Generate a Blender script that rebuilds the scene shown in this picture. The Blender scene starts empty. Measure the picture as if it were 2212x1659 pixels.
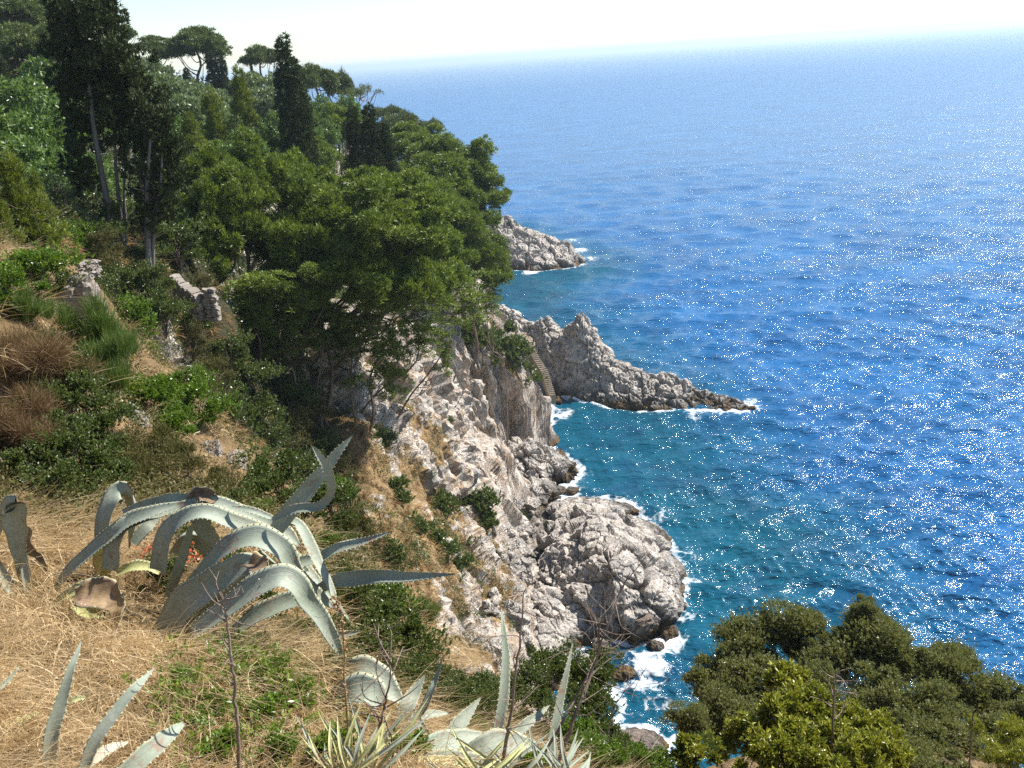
import bpy, math, random
import numpy as np
from mathutils import Vector

# ------------------------------------------------------------------ camera, sky, sun, exposure
sc = bpy.context.scene
rnd = random.Random(7)
EYE = 35.0
FPX = 2028.0                       # focal length in pixels of a 2212 px wide picture
ROLL = math.radians(4.02)
PITCH = math.atan(705 / FPX)
cam_d = bpy.data.cameras.new("camera"); cam = bpy.data.objects.new("camera", cam_d)
sc.collection.objects.link(cam); sc.camera = cam
cam_d.sensor_width = 36; cam_d.lens = 36 * FPX / 2212
cam_d.clip_start = 0.1; cam_d.clip_end = 60000
_f = Vector((0, math.cos(PITCH), -math.sin(PITCH)))
_u0 = Vector((0, math.sin(PITCH), math.cos(PITCH)))
_r0 = Vector((1, 0, 0))
_r = _r0 * math.cos(ROLL) + _u0 * (-math.sin(ROLL)); _u = _r0 * math.sin(ROLL) + _u0 * math.cos(ROLL)
from mathutils import Matrix
cam.matrix_world = Matrix(((_r.x, _u.x, -_f.x, 0), (_r.y, _u.y, -_f.y, 0), (_r.z, _u.z, -_f.z, EYE), (0, 0, 0, 1)))

SUN_AZ = math.radians(66); SUN_EL = math.radians(49)
sun_dir = Vector((math.sin(SUN_AZ) * math.cos(SUN_EL), math.cos(SUN_AZ) * math.cos(SUN_EL), math.sin(SUN_EL)))
sd = bpy.data.lights.new("sun", 'SUN'); sun = bpy.data.objects.new("sun", sd); sc.collection.objects.link(sun)
sd.energy = 5.0; sd.angle = math.radians(0.53); sd.color = (1.0, 0.955, 0.88)
sun.rotation_euler = (-sun_dir).to_track_quat('-Z', 'Y').to_euler()
w = bpy.data.worlds.new("World"); sc.world = w; w.use_nodes = True
nt = w.node_tree; bg = nt.nodes["Background"]
sky = nt.nodes.new("ShaderNodeTexSky"); sky.sky_type = 'NISHITA'; sky.sun_disc = False
sky.sun_elevation = SUN_EL; sky.sun_rotation = SUN_AZ
sky.air_density = 1.0; sky.dust_density = 0.15; sky.ozone_density = 1.5; sky.altitude = 30
nt.links.new(sky.outputs[0], bg.inputs[0]); bg.inputs[1].default_value = 0.085
sc.view_settings.view_transform = 'Standard'; sc.view_settings.look = 'None'
sc.view_settings.gamma = 1; sc.view_settings.exposure = 1.08; sc.view_settings.use_curve_mapping = False
sc.render.engine = 'CYCLES'
cy = sc.cycles
cy.max_bounces = 6; cy.diffuse_bounces = 3; cy.glossy_bounces = 2; cy.transmission_bounces = 3
cy.transparent_max_bounces = 4; cy.volume_bounces = 0; cy.caustics_reflective = False; cy.caustics_refractive = False
cy.sample_clamp_indirect = 4.0
cy.use_denoising = False
try: cy.denoiser = 'OPENIMAGEDENOISE'
except Exception: pass

# ------------------------------------------------------------------ placing by sight line (authoring only)
def ray(u, v):
    x = (u - 1106) / FPX; y = -(v - 829.5) / FPX
    c, s = math.cos(ROLL), math.sin(ROLL)
    xr = x * c + y * s; yr = -x * s + y * c
    return np.array([xr, math.cos(PITCH) + yr * math.sin(PITCH), -math.sin(PITCH) + yr * math.cos(PITCH)])
def at(u, v, Y):
    d = ray(u, v); return d * (Y / d[1]) + np.array([0, 0, EYE])
def on(u, v, z=0.0):
    d = ray(u, v); return d * ((z - EYE) / d[2]) + np.array([0, 0, EYE])

# ------------------------------------------------------------------ numpy noise
def _hash(ix, iy, iz, seed):
    h = (ix.astype(np.int64) * 374761393 + iy.astype(np.int64) * 668265263 + iz.astype(np.int64) * 2147483647 * 3 + seed * 1274126177) & 0xffffffff
    h = ((h ^ (h >> 13)) * 1274126177) & 0xffffffff
    h = ((h ^ (h >> 16)) * 2246822519) & 0xffffffff
    return ((h ^ (h >> 15)) & 0xffffff).astype(np.float32) / float(0xffffff)
def vnoise(P, scale, seed=0):
    """smooth value noise in -1..1"""
    Q = np.asarray(P, dtype=np.float64) * scale + 1000.3
    I = np.floor(Q); Fr = (Q - I).astype(np.float32); Fr = Fr * Fr * Fr * (Fr * (Fr * 6 - 15) + 10)
    I = I.astype(np.int64); out = 0
    for dx in (0, 1):
        wx = Fr[:, 0] if dx else 1 - Fr[:, 0]
        for dy in (0, 1):
            wy = Fr[:, 1] if dy else 1 - Fr[:, 1]
            for dz in (0, 1):
                wz = Fr[:, 2] if dz else 1 - Fr[:, 2]
                out = out + wx * wy * wz * _hash(I[:, 0] + dx, I[:, 1] + dy, I[:, 2] + dz, seed)
    return out * 2 - 1
def fbm(P, scale, octv=4, seed=0, gain=0.5):
    o = 0; a = 1.0; t = 0
    for k in range(octv):
        o = o + a * vnoise(P, scale * 2 ** k, seed + k * 17); t += a; a *= gain
    return o / t
def ridged(P, scale, octv=4, seed=0, gain=0.5):
    o = 0; a = 1.0; t = 0
    for k in range(octv):
        o = o + a * (1 - np.abs(vnoise(P, scale * 2 ** k, seed + k * 17)) * 2); t += a; a *= gain
    return o / t
def worley(P, scale, seed=0):
    """F1, F2, a random value of the nearest cell, and a tilted-facet height in -1..1 (unit = cell)"""
    Q = np.asarray(P, dtype=np.float64) * scale + 1000.7
    I = np.floor(Q).astype(np.int64); Fr = (Q - I).astype(np.float32)
    n = len(Q); f1 = np.full(n, 9.0, np.float32); f2 = np.full(n, 9.0, np.float32); cid = np.zeros(n, np.float32); fac = np.zeros(n, np.float32)
    for dx in (-1, 0, 1):
        for dy in (-1, 0, 1):
            for dz in (-1, 0, 1):
                a, b, c = I[:, 0] + dx, I[:, 1] + dy, I[:, 2] + dz
                rx = _hash(a, b, c, seed + 1); ry = _hash(a, b, c, seed + 2); rz = _hash(a, b, c, seed + 3)
                ox = dx + rx - Fr[:, 0]; oy = dy + ry - Fr[:, 1]; oz = dz + rz - Fr[:, 2]; d = ox * ox + oy * oy + oz * oz
                near = d < f1
                f2 = np.where(near, f1, np.minimum(f2, d)); cid = np.where(near, rx, cid); f1 = np.where(near, d, f1)
                fac = np.where(near, ox * (ry - 0.5) * 2 + oy * (rz - 0.5) * 2 + oz * (rx - 0.5) * 2, fac)
    return np.sqrt(f1), np.sqrt(f2), cid, fac

# ------------------------------------------------------------------ mesh and object helpers
COL = sc.collection
def mesh_from(name, V, F, mat=None, smooth=False, attrs=None):
    V = np.ascontiguousarray(V, dtype=np.float32); F = np.ascontiguousarray(F, dtype=np.int32)
    me = bpy.data.meshes.new(name); k = F.shape[1]
    me.vertices.add(len(V)); me.vertices.foreach_set("co", V.ravel())
    me.loops.add(F.size); me.loops.foreach_set("vertex_index", F.ravel())
    me.polygons.add(len(F)); me.polygons.foreach_set("loop_start", np.arange(0, F.size, k, dtype=np.int32))
    me.polygons.foreach_set("use_smooth", np.full(len(F), bool(smooth)))
    me.update(calc_edges=True)
    for an, av in (attrs or {}).items():
        at_ = me.attributes.new(an, 'FLOAT', 'POINT'); at_.data.foreach_set("value", np.ascontiguousarray(av, dtype=np.float32))
    if mat: me.materials.append(mat)
    return me
def link(name, me, parent=None, loc=None):
    o = bpy.data.objects.new(name, me); COL.objects.link(o)
    if parent is not None: o.parent = parent
    if loc is not None: o.location = tuple(float(c) for c in loc)
    return o
def tag(o, label=None, cat=None, group=None, kind=None):
    if label: o["label"] = label
    if cat: o["category"] = cat
    if group: o["group"] = group
    if kind: o["kind"] = kind
    return o
def thing(name, loc, label, cat, group=None):
    o = bpy.data.objects.new(name, None); COL.objects.link(o); o.location = tuple(float(c) for c in loc)
    o.empty_display_size = 0.1
    return tag(o, label, cat, group)
def copy_tree(root, loc, rotz=0.0, scale=1.0, label=None, group=None):
    r = root.copy(); COL.objects.link(r); r.location = tuple(float(c) for c in loc)
    r.rotation_euler = (0, 0, rotz); r.scale = (scale, scale, scale) if isinstance(scale, (int, float)) else scale
    if label: r["label"] = label
    if group: r["group"] = group
    for ch in list(root.children):
        c = ch.copy(); COL.objects.link(c); c.parent = r
    return r
def tube(points, radii, sides=7, cap=True):
    """verts, faces of a tapered tube through points"""
    P = np.array(points, float); R = np.array(radii, float); n = len(P)
    T = np.gradient(P, axis=0); T /= np.linalg.norm(T, axis=1)[:, None] + 1e-9
    ref = np.array([0.31, 0.17, 0.93]); A = np.cross(T, ref); A /= np.linalg.norm(A, axis=1)[:, None] + 1e-9
    B = np.cross(T, A); th = np.linspace(0, 2 * math.pi, sides, endpoint=False)
    V = (P[:, None] + R[:, None, None] * (np.cos(th)[None, :, None] * A[:, None] + np.sin(th)[None, :, None] * B[:, None])).reshape(-1, 3)
    i = np.arange(n - 1)[:, None] * sides; j = np.arange(sides)[None]; j2 = (j + 1) % sides
    F = np.stack([i + j, i + j2, i + sides + j2, i + sides + j], -1).reshape(-1, 4)
    return V, F
class Join:
    def __init__(s): s.V = []; s.F = []; s.A = []; s.n = 0
    def add(s, V, F, a=None):
        s.V.append(V); s.F.append(F + s.n); s.n += len(V); s.A.append(np.full(len(V), 0.5) if a is None else np.broadcast_to(a, (len(V),)))
    def mesh(s, name, mat, smooth=False):
        return mesh_from(name, np.concatenate(s.V), np.concatenate(s.F), mat, smooth, {"tint": np.concatenate(s.A)})
def bez(pts, n):
    """smooth curve through points (Catmull-Rom), any number of columns"""
    P = np.array(pts, float); P = np.vstack([2 * P[0] - P[1], P, 2 * P[-1] - P[-2]]); m = len(P) - 3
    t = np.linspace(0, m - 1e-6, n); k = t.astype(int); f = (t - k)[:, None]
    a, b, c, d = P[k], P[k + 1], P[k + 2], P[k + 3]
    return 0.5 * ((2 * b) + (-a + c) * f + (2 * a - 5 * b + 4 * c - d) * f ** 2 + (-a + 3 * b - 3 * c + d) * f ** 3)
def unit(A): return A / (np.linalg.norm(A, axis=-1, keepdims=True) + 1e-9)
def leaves(P, D, L, W, rng, tint, up=None, fat=0.45, droop=0.0):
    """one rhombic leaf per row: base P, direction D, length L, width W"""
    n = len(P); D = unit(D)
    R = rng.normal(size=(n, 3)) if up is None else up + 0.35 * rng.normal(size=(n, 3))
    S = unit(np.cross(D, R)); L = np.broadcast_to(L, (n,))[:, None]; W = np.broadcast_to(W, (n,))[:, None]
    tip = P + D * L; 
    if droop: tip = tip - np.array([0, 0, 1.0]) * L * droop
    mid = P + D * L * fat
    V = np.stack([P, mid + S * W / 2, tip, mid - S * W / 2], 1).reshape(-1, 3)
    F = np.arange(4 * n).reshape(n, 4)
    return V, F, np.repeat(np.broadcast_to(tint, (n,)), 4)
def sphere_dirs(n, rng): return unit(rng.normal(size=(n, 3)))

# ------------------------------------------------------------------ node helpers
class N:
    def __init__(s, name, disp=False):
        s.m = bpy.data.materials.new(name); s.m.use_nodes = True; s.t = s.m.node_tree; s.t.nodes.clear()
        s.out = s.new("ShaderNodeOutputMaterial")
    def new(s, typ, **kw):
        n = s.t.nodes.new(typ)
        for k, v in kw.items(): setattr(n, k, v)
        return n
    def put(s, sock, v):
        if v is None: return
        if hasattr(v, "is_linked") or hasattr(v, "links"): s.t.links.new(v, sock)
        elif isinstance(v, (tuple, list)) and len(v) == 3 and sock.type == 'RGBA': sock.default_value = (*v, 1)
        else: sock.default_value = v
    def pos(s): return s.new("ShaderNodeNewGeometry").outputs["Position"]
    def obj(s): return s.new("ShaderNodeTexCoord").outputs["Object"]
    def scaled(s, vec, sx, sy, sz, rot=(0, 0, 0)):
        n = s.new("ShaderNodeMapping"); s.put(n.inputs[0], vec); n.inputs["Scale"].default_value = (sx, sy, sz); n.inputs["Rotation"].default_value = rot
        return n.outputs[0]
    def noise(s, vec, scale, detail=4, rough=0.55, dist=0.0):
        n = s.new("ShaderNodeTexNoise"); s.put(n.inputs["Vector"], vec); n.inputs["Scale"].default_value = scale
        n.inputs["Detail"].default_value = detail; n.inputs["Roughness"].default_value = rough; n.inputs["Distortion"].default_value = dist
        return n.outputs["Fac"]
    def voro(s, vec, scale, feature='DISTANCE_TO_EDGE', out="Distance"):
        n = s.new("ShaderNodeTexVoronoi", feature=feature); s.put(n.inputs["Vector"], vec); n.inputs["Scale"].default_value = scale
        return n.outputs[out]
    def ramp(s, fac, stops, interp='LINEAR'):
        n = s.new("ShaderNodeValToRGB"); s.put(n.inputs[0], fac); r = n.color_ramp; r.interpolation = interp
        while len(r.elements) < len(stops): r.elements.new(0.5)
        for e, (p, c) in zip(r.elements, stops):
            e.position = p; e.color = (*c, 1) if isinstance(c, tuple) else (c, c, c, 1)
        return n.outputs[0]
    def mix(s, f, a, b, mode='MIX'):
        n = s.new("ShaderNodeMix", data_type='RGBA', blend_type=mode); s.put(n.inputs[0], f); s.put(n.inputs[6], a); s.put(n.inputs[7], b)
        return n.outputs[2]
    def math(s, op, a, b=None, clamp=False):
        n = s.new("ShaderNodeMath", operation=op, use_clamp=clamp); s.put(n.inputs[0], a)
        if b is not None: s.put(n.inputs[1], b)
        return n.outputs[0]
    def attr(s, name): return s.new("ShaderNodeAttribute", attribute_name=name).outputs["Fac"]
    def bump(s, h, strength=0.5, dist=0.1, normal=None):
        n = s.new("ShaderNodeBump"); n.inputs["Strength"].default_value = strength; n.inputs["Distance"].default_value = dist
        s.put(n.inputs["Height"], h); s.put(n.inputs["Normal"], normal); return n.outputs[0]
    def bsdf(s, color, rough=0.8, spec=0.3, normal=None, ior=None):
        n = s.new("ShaderNodeBsdfPrincipled"); s.put(n.inputs["Base Color"], color); s.put(n.inputs["Roughness"], rough)
        s.put(n.inputs["Specular IOR Level"], spec); s.put(n.inputs["Normal"], normal)
        if ior: n.inputs["IOR"].default_value = ior
        return n.outputs[0]
    def done(s, sh): s.t.links.new(sh, s.out.inputs["Surface"]); return s.m

def leaf_mat(name, dark, light, trans=None, tfac=0.35, rough=0.45, spec=0.35, young=None):
    """leaf colour runs dark..light with a tint that crowns and shrubs raise on upward tufts; light shines through"""
    a = N(name); t = a.attr("tint")
    stops = [(0.0, dark), (0.8, light)] + ([(1.0, young)] if young else [])
    c = a.ramp(t, stops)
    p = a.bsdf(c, rough, spec)
    tr = a.new("ShaderNodeBsdfTranslucent")
    k = a.mix(1.0, c, trans or (1.0, 1.0, 0.55), 'MULTIPLY'); a.put(tr.inputs[0], k)
    mx = a.new("ShaderNodeMixShader"); mx.inputs[0].default_value = tfac
    a.t.links.new(p, mx.inputs[1]); a.t.links.new(tr.outputs[0], mx.inputs[2])
    return a.done(mx.outputs[0])
def bark_mat(name, c1, c2, scale=8):
    a = N(name); o = a.obj(); n = a.noise(a.scaled(o, 1, 1, 0.25), scale, 6, 0.7)
    return a.done(a.bsdf(a.ramp(n, [(0.3, c1), (0.7, c2)]), 0.9, 0.1, a.bump(n, 0.8, 0.05)))
def rock_mat(name, tone=(0.56, 0.49, 0.42), dark=(0.13, 0.12, 0.11), warm=(0.43, 0.29, 0.17), warm_amt=0.7, veg=False, wet=True, k=1.0, grey=(0.37, 0.345, 0.32)):
    a = N(name); p = a.pos()
    n1 = a.noise(p, 0.33 * k, 5, 0.6); n2 = a.noise(a.scaled(p, 1, 1, 0.8, (0.3, 0.5, 0.2)), 2.0 * k, 9, 0.72, 0.4); n3 = a.noise(p, 11 * k, 6, 0.75)
    c = a.mix(a.ramp(a.noise(p, 0.8 * k, 6, 0.65), [(0.42, 0.0), (0.60, 1.0)]), tone, grey)
    c = a.mix(a.ramp(n2, [(0.52, 0.0), (0.66, 1.0)]), c, tuple(min(1, x * 1.38) for x in tone))
    c = a.mix(a.ramp(n2, [(0.30, 0.8), (0.46, 0.0)]), c, tuple(x * 0.62 for x in grey))
    st = a.noise(a.scaled(p, 1.6, 1.6, 0.35), 0.9 * k, 6, 0.65, 0.8)
    c = a.mix(a.math('MULTIPLY', a.ramp(st, [(0.47, 0.0), (0.62, 1.0)]), warm_amt), c, warm)
    c = a.mix(a.math('MULTIPLY', a.ramp(n3, [(0.54, 0.0), (0.72, 1.0)]), 0.30), c, tuple(x * 0.5 for x in grey))
    wv = a.new("ShaderNodeVectorMath", operation='ADD'); a.put(wv.inputs[0], a.scaled(p, 1, 1, 0.6, (0.5, 0.6, 0.3)))
    nz = a.new("ShaderNodeTexNoise"); a.put(nz.inputs["Vector"], p); nz.inputs["Scale"].default_value = 1.1 * k; nz.inputs["Detail"].default_value = 5
    a.put(wv.inputs[1], nz.outputs["Color"]); wv = wv.outputs[0]
    e1 = a.voro(wv, 0.9 * k); e2 = a.voro(wv, 3.1 * k)
    crack = a.math('MAXIMUM', a.ramp(e1, [(0.0, 1.0), (0.03, 0.0)]), a.math('MULTIPLY', a.ramp(e2, [(0.0, 1.0), (0.06, 0.0)]), 0.7))
    crack = a.math('MULTIPLY', crack, a.ramp(a.noise(p, 0.9 * k, 4), [(0.42, 0.0), (0.58, 1.0)]))
    c = a.mix(a.math('MULTIPLY', crack, 0.6), c, tuple(x * 0.6 for x in dark))
    z = a.new("ShaderNodeSeparateXYZ"); a.put(z.inputs[0], p); zz = z.outputs[2]
    if wet:
        h = a.math('ADD', zz, a.math('MULTIPLY', a.math('SUBTRACT', n1, 0.5), 2.2))
        h = a.math('ADD', h, a.math('MULTIPLY', a.math('SUBTRACT', n2, 0.5), 2.6))
        band = a.ramp(a.math('DIVIDE', h, 4.0), [(0.0, (0.035, 0.027, 0.018)), (0.07, (0.17, 0.105, 0.045)), (0.15, (0.085, 0.075, 0.065)), (0.45, (0.22, 0.205, 0.19))])
        f = a.ramp(a.math('DIVIDE', h, 4.0), [(0.12, 1.0), (0.42, 0.0)])
        c = a.mix(f, c, band)
    if veg:
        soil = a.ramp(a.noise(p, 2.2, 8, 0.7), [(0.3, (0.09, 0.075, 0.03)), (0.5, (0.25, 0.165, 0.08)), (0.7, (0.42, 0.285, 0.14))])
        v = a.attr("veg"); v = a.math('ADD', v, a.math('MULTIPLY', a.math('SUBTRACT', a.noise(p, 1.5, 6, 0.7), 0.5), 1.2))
        soil = a.mix(a.attr('litter_shade'), soil, (0.055, 0.05, 0.025))  # dark litter tone; in the recess it also stands for painted shade
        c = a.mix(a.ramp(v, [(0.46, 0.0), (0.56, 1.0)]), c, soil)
    hgt = a.math('SUBTRACT', a.math('ADD', a.math('MULTIPLY', n2, 1.5), a.math('MULTIPLY', n3, 0.55)), a.math('MULTIPLY', crack, 0.9))
    return a.done(a.bsdf(c, 0.9, 0.2, a.bump(hgt, 0.85, 0.22 / k)))
# ------------------------------------------------------------------ terrain: one height function through measured points
CT = []
def G(u, v, Y): CT.append(at(u, v, Y))
def S(u, v, z=0.0): CT.append(on(u, v, z))
def Pp(x, y, z): CT.append(np.array([x, y, z], float))
# path where the photographer stands and the bank in front
for x, z in ((-6, 34.6), (-3, 33.9), (0, 33.4), (3, 33.2), (7, 33.0)): Pp(x, 0.0, z)
G(60, 1640, 2.9); G(350, 1620, 3.2); G(650, 1620, 3.4); G(1000, 1720, 3.1); G(1400, 1850, 3.0); G(1800, 1950, 3.0); G(2200, 2050, 3.0)
G(100, 1400, 3.8); G(330, 1400, 4.3); G(650, 1440, 4.3); G(60, 1200, 5.6); G(300, 1210, 5.9); G(30, 1060, 7.5)
G(900, 1600, 4.6); G(1250, 1760, 4.4); G(1700, 1850, 4.4); G(2200, 1850, 5)
G(250, 1050, 8.5); G(500, 1110, 8.5); G(700, 1190, 7.6); G(850, 1440, 6.4)
G(40, 800, 9.0); G(150, 760, 10.5); G(60, 640, 11.5); G(170, 650, 14); G(170, 740, 12.5); G(60, 560, 16); G(250, 860, 12.5); G(380, 950, 13.5); G(480, 930, 17); G(520, 985, 15)
G(470, 990, 14); G(640, 1060, 12)
Pp(-1.4, 11, 26.5); Pp(0.5, 8, 27.8); Pp(0, 14, 21); Pp(3, 14, 18); Pp(6, 16, 14); Pp(10, 14, 14); Pp(14, 10, 15)
Pp(1, 22, 11); Pp(5, 24, 6); Pp(9, 26, 1); Pp(2, 32, 3.0); Pp(6, 34, -1); Pp(16, 20, -1); Pp(3.2, 40, -0.3)
Pp(14, 2, 28); Pp(24, 6, 10); Pp(30, 2, 8)
Pp(-4, 21, 20.5); Pp(-6.5, 27, 18.5); Pp(-3, 29, 12)
G(1600, 1660, 10.5); G(1800, 1640, 10.5); G(2000, 1660, 10); G(2200, 1680, 9); G(1500, 1690, 9)
# shaded recess left of the spur: steep wall under the pines
G(560, 690, 45); G(640, 725, 50); G(540, 780, 44); G(560, 860, 43); G(620, 900, 46); G(560, 930, 38); G(680, 1010, 42.5); G(720, 1080, 40.5); G(650, 1080, 36); G(760, 1130, 38.5); G(660, 850, 49.5)
G(400, 685, 34.5); G(400, 760, 33.3); G(440, 850, 32.6); G(330, 690, 31.5); G(340, 770, 30.5); G(480, 700, 36); G(480, 900, 32)
G(170, 600, 22); G(270, 575, 30); G(110, 540, 24); G(430, 590, 43); G(540, 640, 46); G(400, 630, 36)
# spur edge and the sunlit cliff side
G(700, 790, 49); G(770, 925, 45); G(830, 1100, 39); G(880, 1300, 35); G(960, 1440, 34.5); G(1040, 1500, 34)
G(880, 820, 56); G(930, 900, 55); G(880, 1050, 47.5); G(960, 1000, 56); G(1000, 1110, 53); G(960, 1200, 45); G(1040, 1250, 47); G(1000, 1340, 40); G(1075, 1400, 42)
G(1090, 1200, 53.5); G(1110, 1320, 47.5); G(1130, 1470, 41.5)
G(1010, 1020, 62); G(990, 900, 64); G(1000, 750, 72); G(1040, 740, 77); G(1100, 790, 80); G(1150, 800, 84); G(1030, 955, 69); S(1100, 1000, 0.8); S(1180, 970, 0.0); S(1050, 1010, 1.6); G(1110, 925, 79.5); S(1150, 1030, 0.3)
G(900, 720, 61); G(820, 700, 58)
S(1180, 935, 0.0); S(1190, 925, -0.6); S(1120, 1100, 1.6); S(1130, 1200, 1.3); S(1150, 1300, 1.2); S(1170, 1400, 0.9); S(1060, 1060, 2.5)
S(1180, 1060, 0.3); S(1230, 1050, -0.9); S(1240, 1150, 0.4); S(1300, 1250, 0.2); S(1280, 1370, 0.0); S(1350, 1440, -1.5); S(1210, 1470, 0.0); S(1190, 1540, -0.3)
S(1480, 1160, -3.5); S(1550, 1300, -4); S(1300, 1000, -4); S(1250, 900, -3); S(1500, 1450, -4)
S(1195, 868, -0.8); Pp(4.3, 97, 0.2); Pp(2.0, 99, 4.5); Pp(0.5, 102, 5.5)
# plateau under the pines and the coast beyond
Pp(-9, 60, 18.5); Pp(-7, 70, 17); Pp(-5, 78, 15.5); Pp(-4, 88, 13); Pp(-2.5, 95, 9); Pp(-2, 104, 6); Pp(-4, 112, 4); Pp(-3, 118, -1); Pp(3, 112, -3); Pp(-12, 75, 21)
Pp(-9, 95, 17); Pp(-12, 110, 17); Pp(-7, 125, 8); Pp(-5, 135, 0); Pp(-12, 140, 16); Pp(-6, 150, 3); Pp(-7, 160, 6); Pp(-4, 160, 2); Pp(-9, 172, 8); Pp(-15, 165, 18); Pp(-6, 182, -2)
Pp(-18, 190, 14); Pp(-12, 200, 0); Pp(-22, 215, 8); Pp(-16, 225, -3); Pp(-30, 250, -3); Pp(4, 140, -4); Pp(10, 180, -4); Pp(-60, 270, -3); Pp(-120, 270, -3)
# hill rising to the left
Pp(-15, 45, 24.5); Pp(-18, 60, 25.5); Pp(-20, 78, 27); Pp(-20, 95, 26.5); Pp(-24, 40, 29); Pp(-27, 60, 31); Pp(-32, 80, 33.5); Pp(-32, 110, 32.5); Pp(-22, 125, 24)
Pp(-26, 145, 24); Pp(-45, 95, 38); Pp(-50, 70, 40); Pp(-42, 45, 36); Pp(-60, 130, 38); Pp(-45, 150, 30); Pp(-50, 200, 20); Pp(-30, 180, 18); Pp(-85, 100, 48); Pp(-90, 170, 40)
Pp(-12, 10, 36); Pp(-16, 20, 34); Pp(-22, 28, 34); Pp(-30, 12, 44); Pp(-13, 32, 29.6); Pp(-12, 38, 27)
Pp(60, 60, -6); Pp(60, 160, -6); Pp(60, 260, -6); Pp(25, 40, -5); Pp(20, 100, -6)
CT = np.array(CT)
_k = []
for _i in range(len(CT)):
    if all(np.hypot(*(CT[_i, :2] - CT[_j, :2])) > 0.045 * (4 + CT[_i, 1]) ** 0.8 for _j in _k): _k.append(_i)
CT = CT[_k]
_eps = 0.5
def _ker(A, B):
    return -np.sqrt((A[:, None, 0] - B[None, :, 0]) ** 2 + (A[:, None, 1] - B[None, :, 1]) ** 2 + _eps ** 2)
def fit(C, lam=0.0):
    n = len(C); K = _ker(C[:, :2], C[:, :2]) + lam * np.eye(n)
    M = np.zeros((n + 3, n + 3)); M[:n, :n] = K; Pm = np.c_[np.ones(n), C[:, :2]]; M[:n, n:] = Pm; M[n:, :n] = Pm.T
    sol = np.linalg.solve(M, np.r_[C[:, 2], 0, 0, 0]); return C[:, :2].copy(), sol[:n], sol[n:]
def heights(model, XY):
    C, wt, lin = model; out = np.empty(len(XY))
    C32 = C.astype(np.float32); w32 = wt.astype(np.float32)
    for i in range(0, len(XY), 60000):
        q = XY[i:i + 60000].astype(np.float32)
        K = -np.sqrt((q[:, None, 0] - C32[None, :, 0]) ** 2 + (q[:, None, 1] - C32[None, :, 1]) ** 2 + _eps ** 2)
        out[i:i + 60000] = K @ w32 + lin[0] + q @ lin[1:].astype(np.float32)
    return out
TER = fit(CT, 0.01)
def ground(x, y): return float(heights(TER, np.array([[x, y]]))[0])
def hit(u, v, ymin=1.5, ymax=260):
    d = ray(u, v); t = np.geomspace(ymin, ymax, 1500); P = d[None] * (t / d[1])[:, None]; P[:, 2] += EYE
    b = heights(TER, P[:, :2]) > P[:, 2]
    k = int(np.argmax(b)) if b.any() else len(t) - 1
    p = P[k].copy(); return p
VEG = []      # dry-grass patches: (u, v, radius m, weight)
for u, v, r, wt in ((850, 1100, 3.0, 1), (800, 1010, 2.0, .8), (900, 1150, 3.2, 1), (940, 960, 1.6, 1), (880, 900, 1.3, .8), (960, 1230, 2.5, .8), (1060, 1200, 1.7, 1), (1075, 1300, 1.8, .9),
                    (1040, 1130, 1.4, .7), (1020, 1400, 1.6, .8), (900, 1250, 2.5, .9), (1100, 800, 1.4, .8), (1080, 1250, 1.2, .8), (780, 1180, 3, .9), (860, 1330, 2.5, .7), (600, 900, 6, .8), (700, 1050, 3, .7),
                    (500, 960, 3, 1), (430, 575, 6, 1), (900, 1050, 2.6, .9), (1110, 1420, 1.2, .5), (950, 1130, 2.4, .9), (990, 1290, 1.7, .7), (930, 1400, 2, .6), (820, 1080, 2.6, 1), (900, 1200, 3, 1), (860, 1240, 2.6, 1), (1010, 1190, 1.6, 1), (970, 1100, 1.6, .9), (1080, 1350, 1.2, .9), (1050, 1420, 1.4, .9)):
    VEG.append((*hit(u, v), r, wt))

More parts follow.
